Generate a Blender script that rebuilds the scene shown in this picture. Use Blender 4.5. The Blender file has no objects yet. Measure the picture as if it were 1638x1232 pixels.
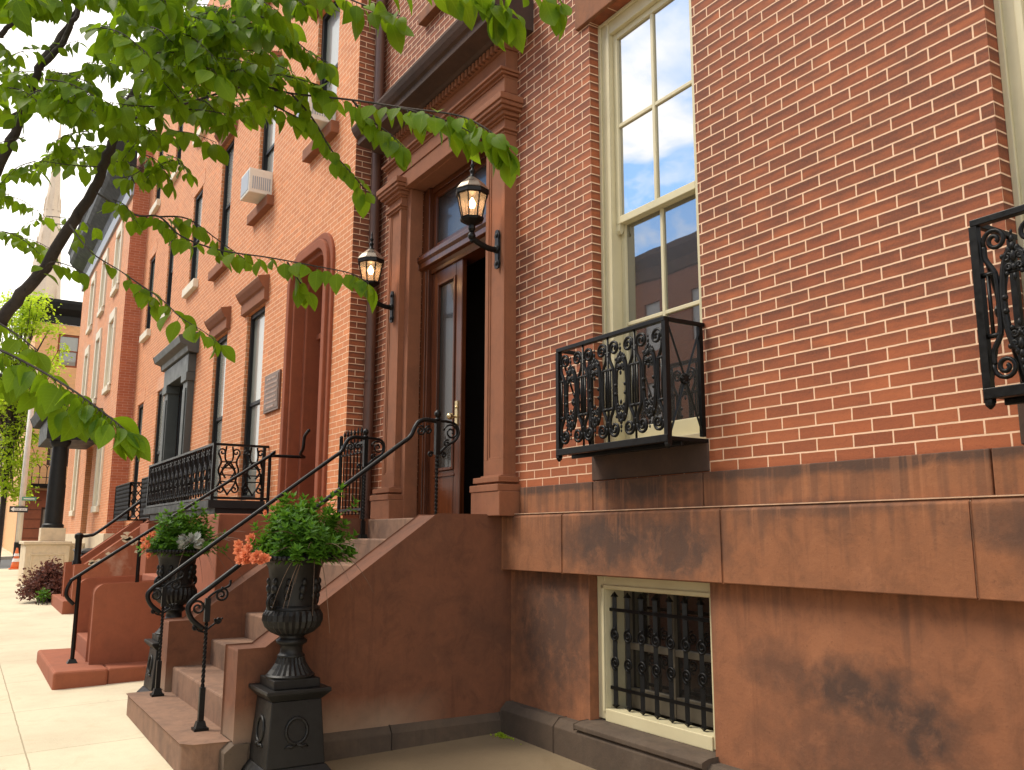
import bpy, bmesh, math, random
from mathutils import Vector, Matrix
R = math.radians
S = bpy.context.scene
COL = S.collection
rnd = random.Random(7)

# ------------------------------------------------------------------ materials
def new_mat(name):
    m = bpy.data.materials.new(name); m.use_nodes = True
    nt = m.node_tree
    return m, nt, nt.nodes['Principled BSDF']

class N:
    """small helper to write node graphs"""
    def __init__(s, nt): s.nt = nt
    def n(s, t, **kw):
        o = s.nt.nodes.new(t)
        for k, v in kw.items(): setattr(o, k, v)
        return o
    def l(s, a, b): s.nt.links.new(a, b)
    def setin(s, sock, v):
        if hasattr(v, 'is_output'): s.l(v, sock)
        else: sock.default_value = v
    def math(s, op, a, b=0.0, c=None, clamp=False):
        o = s.n('ShaderNodeMath', operation=op, use_clamp=clamp)
        s.setin(o.inputs[0], a); s.setin(o.inputs[1], b)
        if c is not None: s.setin(o.inputs[2], c)
        return o.outputs[0]
    def pos(s): return s.n('ShaderNodeNewGeometry').outputs['Position']
    def vec(s, x=0.0, y=0.0, z=0.0):
        o = s.n('ShaderNodeCombineXYZ')
        for i, v in enumerate((x, y, z)): s.setin(o.inputs[i], v)
        return o.outputs[0]
    def sep(s, v):
        o = s.n('ShaderNodeSeparateXYZ'); s.l(v, o.inputs[0]); return o.outputs
    def vmul(s, v, k):
        o = s.n('ShaderNodeVectorMath', operation='MULTIPLY'); s.l(v, o.inputs[0]); o.inputs[1].default_value = k
        return o.outputs[0]
    def noise(s, v, scale=5.0, detail=4.0, rough=.55, dist=0.0):
        o = s.n('ShaderNodeTexNoise'); s.l(v, o.inputs['Vector'])
        o.inputs['Scale'].default_value = scale; o.inputs['Detail'].default_value = detail
        o.inputs['Roughness'].default_value = rough; o.inputs['Distortion'].default_value = dist
        return o.outputs['Fac']
    def ramp(s, f, a, b, lo=0.0, hi=1.0):
        o = s.n('ShaderNodeMapRange', clamp=True); s.l(f, o.inputs[0])
        o.inputs[1].default_value = a; o.inputs[2].default_value = b; o.inputs[3].default_value = lo; o.inputs[4].default_value = hi
        return o.outputs[0]
    def mix(s, f, a, b, mode='MIX'):
        o = s.n('ShaderNodeMix', data_type='RGBA', blend_type=mode)
        s.setin(o.inputs[0], f)
        for sock, v in ((o.inputs[6], a), (o.inputs[7], b)):
            if hasattr(v, 'is_output'): s.l(v, sock)
            else: sock.default_value = (v[0], v[1], v[2], 1)
        return o.outputs[2]
    def bump(s, h, strength=.3, dist=.01):
        o = s.n('ShaderNodeBump'); s.l(h, o.inputs['Height'])
        o.inputs['Strength'].default_value = strength; o.inputs['Distance'].default_value = dist
        return o.outputs[0]

def brick_mat(name, c1, c2, mortar, phase=.0223, soot=.6, rough=.85, mw=.0062, pale=0.0, xph=0.0, clean=False):
    m, nt, b = new_mat(name); g = N(nt)
    geo = g.n('ShaderNodeNewGeometry'); p = geo.outputs['Position']
    x, y, z = g.sep(p); nx = g.sep(geo.outputs['True Normal'])[0]
    isx = g.math('GREATER_THAN', g.math('ABSOLUTE', nx), .5)
    u = g.math('ADD', g.math('MULTIPLY', x, g.math('SUBTRACT', 1.0, isx)), g.math('MULTIPLY', y, isx))
    wob = g.math('MULTIPLY', g.math('SUBTRACT', g.noise(p, 1.3, 2), .5), .008)
    wob2 = g.math('MULTIPLY', g.math('SUBTRACT', g.noise(p, 14, 2), .5), .004)
    v = g.vec(g.math('ADD', u, g.math('ADD', xph, wob2)), g.math('ADD', g.math('SUBTRACT', z, phase), g.math('ADD', wob, wob2)), 0.0)
    bt = g.n('ShaderNodeTexBrick'); g.l(v, bt.inputs['Vector'])
    bt.inputs['Color1'].default_value = (*c1, 1); bt.inputs['Color2'].default_value = (*c2, 1)
    bt.inputs['Mortar'].default_value = (*mortar, 1)
    bt.inputs['Scale'].default_value = 1; bt.inputs['Mortar Size'].default_value = mw / 2
    bt.inputs['Mortar Smooth'].default_value = .15; bt.inputs['Bias'].default_value = 0
    bt.inputs['Brick Width'].default_value = .219; bt.inputs['Row Height'].default_value = .0667
    fac = bt.outputs['Fac']
    # sooty smears along the beds of single bricks and over larger patches
    n1 = g.noise(g.vmul(p, (5, 5, 17)), 1.0, 5, .62)
    n2 = g.noise(g.vmul(p, (.9, .9, .7)), 1.0, 3)
    n3 = g.noise(p, 90, 3)
    frac = g.math('FRACT', g.math('DIVIDE', g.math('ADD', g.math('SUBTRACT', z, phase), 6.67), .0667))
    lowb = g.math('MULTIPLY', g.ramp(frac, .55, .95), .3)
    sm = g.ramp(g.math('ADD', g.math('ADD', g.math('MULTIPLY', n1, .8), lowb), g.math('MULTIPLY', n2, .5)), .50, .84)
    if clean: sm = g.math('MULTIPLY', sm, g.ramp(g.math('ADD', z, g.math('MULTIPLY', n2, .5)), 2.2, 2.75, .25, 1))
    vx, vy, _ = g.sep(v); row = g.math('FLOOR', g.math('DIVIDE', vy, .0667))
    even = g.math('SUBTRACT', 1.0, g.math('ABSOLUTE', g.math('MODULO', row, 2.0)))
    bcol = g.math('FLOOR', g.math('DIVIDE', g.math('ADD', vx, g.math('MULTIPLY', even, .1095)), .219))
    wn = g.n('ShaderNodeTexWhiteNoise', noise_dimensions='2D'); g.l(g.vec(bcol, row, 0.0), wn.inputs['Vector'])
    bid = wn.outputs['Value']
    base = g.mix(g.ramp(bid, .74, .95, 0, .42*min(1, soot+.04)), bt.outputs['Color'], (c1[0]*.42, c1[1]*.42, c1[2]*.5))
    base = g.mix(g.ramp(bid, .22, .02, 0, .45), base, (min(1, c2[0]*1.25), c2[1]*1.2, c2[2]*1.1))
    col = g.mix(g.math('MULTIPLY', sm, soot), base, (.055, .025, .016))
    n4 = g.noise(g.vmul(p, (1, 1, 1.8)), 30, 5, .7)
    col = g.mix(g.ramp(n4, .52, .75, 0, .55*soot), col, (c1[0]*.35, c1[1]*.35, c1[2]*.4))
    col = g.mix(g.ramp(n3, .3, .75, 0, .28), col, (c1[0]*1.5, c1[1]*1.5, c1[2]*1.5))
    if pale: col = g.mix(g.ramp(n2, .5, .7, 0, pale), col, (.62, .42, .32))
    mcol = g.mix(g.ramp(n1, .4, .75, 0, .35), mortar, (mortar[0]*.55, mortar[1]*.5, mortar[2]*.45))
    g.l(g.mix(fac, col, mcol), b.inputs['Base Color'])
    b.inputs['Roughness'].default_value = rough
    h = g.math('SUBTRACT', g.math('MULTIPLY', n3, .35), fac)
    g.l(g.bump(h, .5, .006), b.inputs['Normal'])
    return m

def stone_mat(name, c, dark=(.04, .022, .015), amt=.6, lo=.5, hi=.75, rough=.9, scale=1.6, pits=.25, blobs=(), streak=.0, light=None, topstain=None, dust=None, grime=.25, drip=None):
    m, nt, b = new_mat(name); g = N(nt); p = g.pos(); x, y, z = g.sep(p)
    n1 = g.noise(p, scale, 6, .62, .4); n2 = g.noise(p, 60, 4, .6); n3 = g.noise(p, 9, 5, .6)
    f = g.math('MULTIPLY', g.ramp(n1, lo, hi), amt)
    if streak:
        st = g.noise(g.vmul(p, (7, 7, .6)), 1.0, 4, .6)
        f = g.math('MAXIMUM', f, g.math('MULTIPLY', g.ramp(st, .55, .75), streak))
    for bx, bz, rx, rz, k in blobs:
        dx = g.math('DIVIDE', g.math('SUBTRACT', x, bx), rx); dz = g.math('DIVIDE', g.math('SUBTRACT', z, bz), rz)
        d = g.math('ADD', g.math('MULTIPLY', dx, dx), g.math('MULTIPLY', dz, dz))
        d = g.math('ADD', d, g.math('MULTIPLY', g.math('SUBTRACT', n3, .5), 1.9))
        f = g.math('MAXIMUM', f, g.ramp(d, .05, 1.35, k, 0))
    if topstain: f = g.math('MAXIMUM', f, g.ramp(g.math('ADD', z, g.math('MULTIPLY', g.math('SUBTRACT', n1, .5), .16)), topstain, topstain+.035, 0, .8))
    base = g.mix(g.ramp(n3, .35, .7, 0, .45), c, (c[0]*1.28, c[1]*1.22, c[2]*1.15))
    if light: base = g.mix(g.ramp(g.noise(p, scale*1.7, 5), .55, .75, 0, .7), base, light)
    col = g.mix(f, base, dark)
    nm = g.noise(p, 5.5, 8, .7, .6); nv = g.noise(g.vmul(p, (11, 11, .9)), 1.0, 5, .65)
    col = g.mix(g.math('MULTIPLY', g.ramp(nm, .50, .72), grime), col, (c[0]*.42, c[1]*.45, c[2]*.5))
    col = g.mix(g.math('MULTIPLY', g.ramp(nm, .46, .30), grime*.7), col, (min(1, c[0]*1.5), min(1, c[1]*1.55), min(1, c[2]*1.6)))
    col = g.mix(g.math('MULTIPLY', g.ramp(nv, .56, .70), grime*.8), col, (c[0]*.5, c[1]*.5, c[2]*.52))
    if drip:
        dn = g.noise(g.vmul(p, (15, 15, .5)), 1.0, 3, .5); reach = g.math('ADD', g.ramp(z, drip-.55, drip, -.22, .12), g.math('MULTIPLY', g.math('SUBTRACT', n1, .5), .25))
        col = g.mix(g.ramp(g.math('ADD', dn, reach), .56, .70, 0, .34), col, dark)
        ln = g.noise(g.vmul(p, (19, 19, .7)), 1.3, 3, .5); col = g.mix(g.ramp(g.math('ADD', ln, reach), .68, .78, 0, .25), col, (min(1, c[0]*1.7), min(1, c[1]*1.8), min(1, c[2]*1.9)))
    if dust: col = g.mix(g.math('MULTIPLY', g.ramp(g.math('ADD', z, g.math('MULTIPLY', g.math('SUBTRACT', n1, .5), .35)), .12, .36, .65, 0), g.ramp(y, -1.0, -.5, 1, 0)), col, dust)
    col = g.mix(g.ramp(n2, .62, .75, 0, pits*1.6), col, (c[0]*.25, c[1]*.22, c[2]*.2))
    g.l(col, b.inputs['Base Color']); b.inputs['Roughness'].default_value = rough
    g.l(g.bump(g.math('ADD', g.math('MULTIPLY', n2, .6), g.math('MULTIPLY', n3, .8)), pits, .012), b.inputs['Normal'])
    return m

def plain_mat(name, c, rough=.5, metal=0.0, var=.15, scale=8, bump=.1, spec=.5, coat=0.0):
    m, nt, b = new_mat(name); g = N(nt); p = g.pos()
    n = g.noise(p, scale, 5, .6)
    g.l(g.mix(g.ramp(n, .3, .7), [k*(1-var) for k in c], [min(1, k*(1+var)) for k in c]), b.inputs['Base Color'])
    g.l(g.ramp(n, .3, .7, max(.02, rough-.08), min(1, rough+.1)), b.inputs['Roughness'])
    b.inputs['Metallic'].default_value = metal; b.inputs['Specular IOR Level'].default_value = spec
    b.inputs['Coat Weight'].default_value = coat
    if bump: g.l(g.bump(g.noise(p, scale*9, 3), bump, .004), b.inputs['Normal'])
    return m

def wood_mat(name, c1, c2, rough=.28):
    m, nt, b = new_mat(name); g = N(nt); p = g.pos()
    n = g.noise(g.vmul(p, (38, 38, 1.6)), 1.0, 5, .6, .8); n2 = g.noise(p, 2.2, 3)
    f = g.ramp(g.math('ADD', g.math('MULTIPLY', n, .8), g.math('MULTIPLY', n2, .35)), .4, .8)
    g.l(g.mix(f, c1, c2), b.inputs['Base Color'])
    b.inputs['Roughness'].default_value = rough; b.inputs['Coat Weight'].default_value = .12; b.inputs['Coat Roughness'].default_value = .2; b.inputs['Specular IOR Level'].default_value = .3
    g.l(g.bump(n, .08, .003), b.inputs['Normal'])
    return m

def glass_mat(name, tint=(.012, .013, .012), k=.5, wave=.12, fk=1.2):
    m, nt, b = new_mat(name); g = N(nt); p = g.pos()
    b.inputs['Base Color'].default_value = (*tint, 1); b.inputs['Roughness'].default_value = .25
    gl = g.n('ShaderNodeBsdfGlossy'); gl.inputs['Roughness'].default_value = .012; gl.inputs['Color'].default_value = (.97, .98, 1, 1)
    bn = g.bump(g.noise(p, 2.0, 1), wave, .01); g.l(bn, gl.inputs['Normal'])
    lw = g.n('ShaderNodeFresnel'); lw.inputs[0].default_value = 1.5
    mx = g.n('ShaderNodeMixShader'); g.l(g.math('ADD', g.math('MULTIPLY', lw.outputs[0], fk), k, clamp=True), mx.inputs[0])
    g.l(b.outputs[0], mx.inputs[1]); g.l(gl.outputs[0], mx.inputs[2])
    g.l(mx.outputs[0], nt.nodes['Material Output'].inputs[0])
    return m

def leaf_mat(name, c1, c2, trans=.45, tc=None, rough=.42, veins=False):
    m, nt, b = new_mat(name); g = N(nt); p = g.pos()
    geo = g.n('ShaderNodeNewGeometry')
    f = g.math('ADD', g.math('MULTIPLY', geo.outputs['Random Per Island'], .75), g.math('MULTIPLY', g.noise(p, 3.0, 2), .35))
    c = g.mix(g.ramp(f, .1, .95), c1, c2)
    if veins:
        u, v, _ = g.sep(g.n('ShaderNodeUVMap').outputs[0])
        au = g.math('ABSOLUTE', u)
        w = g.math('SINE', g.math('MULTIPLY', g.math('SUBTRACT', v, g.math('MULTIPLY', au, .22)), 52.0))
        vv = g.math('MAXIMUM', g.ramp(au, .02, .09, 1, 0), g.math('MULTIPLY', g.ramp(w, .80, 1.0), g.ramp(au, .6, 1.0, .55, .2)))
        c = g.mix(g.math('MULTIPLY', vv, .4), c, (c2[0]*1.7, c2[1]*1.4, c2[2]*2.2))
        g.l(g.bump(g.math('SUBTRACT', 0.0, vv), .25, .002), b.inputs['Normal'])
    g.l(c, b.inputs['Base Color']); b.inputs['Roughness'].default_value = rough; b.inputs['Specular IOR Level'].default_value = .16
    t = g.n('ShaderNodeBsdfTranslucent')
    g.l(g.mix(.5, c, tc or (c2[0]*2.4, c2[1]*2.2, c2[2]*1.2)), t.inputs[0])
    mx = g.n('ShaderNodeMixShader'); mx.inputs[0].default_value = trans
    g.l(b.outputs[0], mx.inputs[1]); g.l(t.outputs[0], mx.inputs[2])
    g.l(mx.outputs[0], nt.nodes['Material Output'].inputs[0])
    return m

def emit_mat(name, c, s):
    m, nt, b = new_mat(name)
    b.inputs['Base Color'].default_value = (*c, 1); b.inputs['Emission Color'].default_value = (*c, 1); b.inputs['Emission Strength'].default_value = s
    return m

def lamp_glass(name):
    m, nt, b = new_mat(name); g = N(nt)
    b.inputs['Base Color'].default_value = (.8, .55, .38, 1); b.inputs['Roughness'].default_value = .15
    b.inputs['Transmission Weight'].default_value = .0; b.inputs['Specular IOR Level'].default_value = .6
    tr = g.n('ShaderNodeBsdfTransparent'); tr.inputs[0].default_value = (1, .80, .62, 1)
    tl = g.n('ShaderNodeBsdfTranslucent'); tl.inputs[0].default_value = (.95, .8, .65, 1)
    m1 = g.n('ShaderNodeMixShader'); m1.inputs[0].default_value = .5; g.l(b.outputs[0], m1.inputs[1]); g.l(tl.outputs[0], m1.inputs[2])
    m2 = g.n('ShaderNodeMixShader'); m2.inputs[0].default_value = .72; g.l(m1.outputs[0], m2.inputs[1]); g.l(tr.outputs[0], m2.inputs[2])
    g.l(m2.outputs[0], nt.nodes['Material Output'].inputs[0])
    return m

def paving_mat(name, c, joint, xp, yp, w, h, mw=.012, dirt=(.3, .24, .16), damt=.5):
    m, nt, b = new_mat(name); g = N(nt); p = g.pos(); x, y, z = g.sep(p)
    bt = g.n('ShaderNodeTexBrick', offset=0.0, offset_frequency=1)
    wob = g.math('MULTIPLY', g.math('SUBTRACT', g.noise(p, 6, 3), .5), .012)
    g.l(g.vec(g.math('ADD', x, g.math('SUBTRACT', wob, xp)), g.math('ADD', y, g.math('SUBTRACT', wob, yp)), 0.0), bt.inputs['Vector'])
    bt.inputs['Color1'].default_value = (*c, 1); bt.inputs['Color2'].default_value = (*[k*.9 for k in c], 1); bt.inputs['Mortar'].default_value = (*joint, 1)
    bt.inputs['Scale'].default_value = 1; bt.inputs['Mortar Size'].default_value = mw/2; bt.inputs['Mortar Smooth'].default_value = .3
    bt.inputs['Brick Width'].default_value = w; bt.inputs['Row Height'].default_value = h
    n1 = g.noise(p, .8, 5, .6); n2 = g.noise(p, 120, 3); n3 = g.noise(p, 12, 5, .65)
    col = g.mix(g.ramp(n1, .45, .75, 0, damt), bt.outputs['Color'], dirt)
    col = g.mix(g.ramp(n3, .5, .75, 0, .25), col, [k*.62 for k in c])
    col = g.mix(g.ramp(n2, .35, .7, 0, .3), col, [min(1, k*1.25) for k in c])
    vo = g.n('ShaderNodeTexVoronoi'); g.l(p, vo.inputs['Vector']); vo.inputs['Scale'].default_value = 3.2
    spot = g.math('MULTIPLY', g.ramp(vo.outputs['Distance'], .045, .075, 1, 0), g.ramp(g.noise(p, 2.5, 2), .5, .6))
    col = g.mix(g.math('MULTIPLY', spot, .45), col, [k*.3 for k in c])
    blot = g.ramp(g.noise(p, 2.3, 6, .7, .8), .56, .74, 0, .4); col = g.mix(blot, col, [c[0]*.66, c[1]*.58, c[2]*.45])
    g.l(col, b.inputs['Base Color']); b.inputs['Roughness'].default_value = .92
    g.l(g.bump(g.math('SUBTRACT', g.math('MULTIPLY', n2, .4), g.math('MULTIPLY', bt.outputs['Fac'], 1.5)), .35, .006), b.inputs['Normal'])
    return m

M = {}
def make_materials():
    M['brick'] = brick_mat('red_brick', (.285, .074, .026), (.385, .112, .039), (.80, .53, .345), soot=.8, mw=.0088, clean=True)
    M['brick_o'] = brick_mat('orange_brick', (.55, .190, .070), (.64, .240, .092), (.82, .57, .35), soot=.14, xph=.07, mw=.009)
    M['brick_side'] = M['brick_o']
    M['brick_p'] = brick_mat('pale_brick', (.58, .225, .095), (.66, .27, .118), (.82, .58, .37), soot=.08, pale=.35, xph=.11)
    M['brick_c'] = brick_mat('far_brick', (.38, .105, .045), (.44, .135, .06), (.60, .38, .27), soot=.14)
    M['brick_d'] = brick_mat('tan_brick', (.66, .35, .15), (.72, .39, .18), (.72, .48, .28), soot=.06)
    M['stone'] = stone_mat('brownstone', (.22, .085, .036), (.06, .034, .024), .75, .52, .72, streak=.35)
    M['stone_b'] = stone_mat('brownstone_basement', (.245, .096, .042), (.05, .03, .022), .55, .52, .74, streak=.3, scale=1.1,
        blobs=[(-2.82, .72, .42, .17, .9), (-2.5, .62, .22, .2, .92), (-3.3, .78, .26, .14, .55), (-2.75, .42, .6, .3, .55), (-5.4, .8, .55, .6, .8)], light=(.32, .128, .056), grime=.5, drip=1.2)  # last blob is stain plus painted shade beside the stoop
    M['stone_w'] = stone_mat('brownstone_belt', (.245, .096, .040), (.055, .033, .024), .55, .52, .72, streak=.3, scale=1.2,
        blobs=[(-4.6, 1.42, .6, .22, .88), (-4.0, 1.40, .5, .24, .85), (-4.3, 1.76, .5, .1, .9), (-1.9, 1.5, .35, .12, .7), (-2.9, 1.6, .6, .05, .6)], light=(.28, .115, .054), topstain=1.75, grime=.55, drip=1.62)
    M['stone_e'] = stone_mat('entrance_stone', (.235, .088, .040), (.08, .036, .02), .45, .55, .8, streak=.18, pits=.14)
    M['stone_dk'] = stone_mat('sooty_shaded_stone', (.075, .040, .026), (.026, .018, .014), .8, .42, .68, streak=.4)
    M['stucco'] = stone_mat('painted_stucco', (.142, .052, .024), (.068, .031, .018), .6, .46, .74, pits=.16, scale=1.3, grime=.6, dust=(.30, .22, .15))
    M['stucco_a'] = stone_mat('red_stucco', (.27, .082, .038), (.14, .045, .022), .4, .5, .8, pits=.08, scale=1.1)
    M['stucco_p'] = stone_mat('peeling_stucco', (.29, .09, .043), (.17, .055, .028), .4, .5, .8, pits=.08, scale=1.1,
        blobs=(), light=(.55, .4, .3))
    M['step'] = stone_mat('step_stone', (.205, .115, .072), (.06, .038, .028), .7, .46, .70, pits=.18, grime=.6, streak=.35)
    M['plinth'] = stone_mat('plinth_stone', (.082, .056, .037), (.035, .026, .02), .6, .45, .72, light=(.15, .11, .075), pits=.25, grime=.5)
    M['iron'] = plain_mat('black_iron', (.004, .0036, .0033), .42, 0.0, .3, 30, .12, .25)
    M['castiron'] = plain_mat('cast_iron_urn', (.008, .0075, .007), .46, 0.0, .3, 22, .15, .3)
    M['cream'] = plain_mat('cream_paint', (.60, .53, .33), .45, 0, .06, 4, .05)
    M['taupe'] = plain_mat('shaded_taupe_paint', (.12, .098, .066), .6, 0, .15, 5, .05)  # sash colour darkened to stand for the shade behind the grille
    M['mortar'] = plain_mat('mortar_and_lit_ledge', (.52, .32, .2), .9, 0, .25, 14, .2)
    M['brick_x'] = brick_mat('dull_brick', (.17, .06, .035), (.22, .08, .045), (.3, .2, .15), soot=.3)
    M['white'] = plain_mat('white_trim', (.72, .64, .48), .6, 0, .06, 4, .05)
    M['black'] = plain_mat('black_paint', (.016, .017, .017), .5, 0, .2, 6, .05, .2)
    M['grey'] = plain_mat('grey_green_paint', (.06, .066, .06), .5, 0, .15, 6, .05)
    M['bronze'] = plain_mat('bronze_plaque', (.15, .085, .055), .45, .3, .2, 20, .1)
    M['bronze_l'] = plain_mat('bronze_lettering', (.34, .2, .14), .4, .3, .2, 20, .05)
    M['wood'] = wood_mat('mahogany', (.040, .011, .004), (.13, .036, .012))
    M['brownpaint'] = stone_mat('brown_paint', (.25, .068, .026), (.13, .036, .016), .4, .5, .8, pits=.05)
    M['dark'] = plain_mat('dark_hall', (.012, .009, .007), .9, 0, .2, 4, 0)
    M['glass'] = glass_mat('window_glass', k=.46, wave=.07)
    M['glass_l'] = glass_mat('lower_window_glass', (.03, .028, .024), k=.24, wave=.1)
    M['glass_d'] = glass_mat('dim_glass', (.018, .016, .013), .0, fk=.25)
    M['glass_b'] = glass_mat('basement_glass', (.018, .016, .014), .03)
    M['glass_w'] = glass_mat('pale_curtained_glass', (.22, .225, .19), .04, fk=.55)
    M['brass'] = plain_mat('brass', (.62, .5, .28), .3, .9, .15, 20, .05)
    M['pipe'] = plain_mat('brown_downspout', (.10, .045, .028), .5, 0, .2, 6, .06)
    M['bark'] = stone_mat('bark', (.045, .033, .026), (.012, .009, .008), .7, .4, .7, scale=14, pits=.8)
    M['leaf'] = leaf_mat('tree_leaf', (.038, .098, .005), (.135, .245, .010), .52, (.44, .66, .015), .5, True)
    M['leaf_far'] = leaf_mat('spring_leaf', (.20, .32, .02), (.38, .50, .04), .5)
    M['leaf_bush'] = leaf_mat('bush_leaf', (.025, .085, .008), (.095, .225, .020), .3, (.24, .46, .03), .5)
    M['leaf_red'] = leaf_mat('barberry_leaf', (.10, .040, .035), (.20, .085, .065), .25, (.3, .12, .08))
    M['silver'] = leaf_mat('silver_leaf', (.30, .32, .29), (.50, .51, .46), .15, (.6, .6, .55), .7)
    M['coral'] = leaf_mat('coral_petal', (.62, .17, .07), (.80, .28, .14), .3, (.9, .35, .16), .6)
    M['spike'] = leaf_mat('spike_leaf', (.09, .06, .04), (.22, .14, .09), .2, (.2, .1, .06))
    M['sidewalk'] = paving_mat('pale_concrete', (.60, .53, .38), (.27, .22, .14), -7.33, -3.15, 1.55, 1.6)
    M['areaway'] = paving_mat('brown_concrete', (.20, .145, .082), (.10, .075, .048), -4.1, -3.0, 4.0, 4.0, .01, (.11, .07, .038), .6)
    M['asphalt'] = stone_mat('asphalt', (.10, .10, .10), (.05, .05, .05), .5, .4, .7, pits=.4, scale=.8)
    M['kerb'] = stone_mat('granite_kerb', (.36, .33, .28), (.2, .18, .15), .5, .45, .7)
    M['soil'] = stone_mat('dark_soil', (.02, .013, .009), (.008, .006, .005), .5, .4, .7, pits=.6, scale=20)
    M['cone'] = plain_mat('orange_cone', (.75, .17, .045), .5, 0, .1, 6, .03)
    M['plastic'] = plain_mat('black_plastic', (.02, .021, .022), .45, 0, .2, 8, .05)
    M['acwhite'] = plain_mat('off_white_plastic', (.72, .68, .58), .5, 0, .06, 10, .03)
    M['acgrille'] = plain_mat('grey_grille', (.33, .36, .4), .5, 0, .1, 10, .03)
    M['pole'] = plain_mat('pale_pole', (.66, .62, .54), .5, 0, .1, 4, .03)
    M['signgreen'] = plain_mat('sign_green', (.10, .30, .22), .45, 0, .1, 4, 0)
    M['signwhite'] = plain_mat('sign_white', (.8, .8, .78), .45, 0, .05, 4, 0)
    M['signblack'] = plain_mat('sign_black', (.02, .02, .02), .45, 0, .1, 4, 0)
    M['limestone'] = stone_mat('cream_limestone', (.60, .50, .35), (.36, .28, .2), .4, .5, .75, pits=.08)
    M['steeple'] = stone_mat('pale_steeple_stone', (.58, .47, .36), (.4, .3, .23), .4, .5, .75, scale=.25, pits=.05)
    M['bulb'] = emit_mat('warm_flame', (1.0, .70, .38), 20)
    M['lampglass'] = lamp_glass('amber_lamp_glass')
    M['zinc'] = plain_mat('weathered_copper_lid', (.36, .30, .24), .28, .8, .2, 12, .05)
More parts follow.
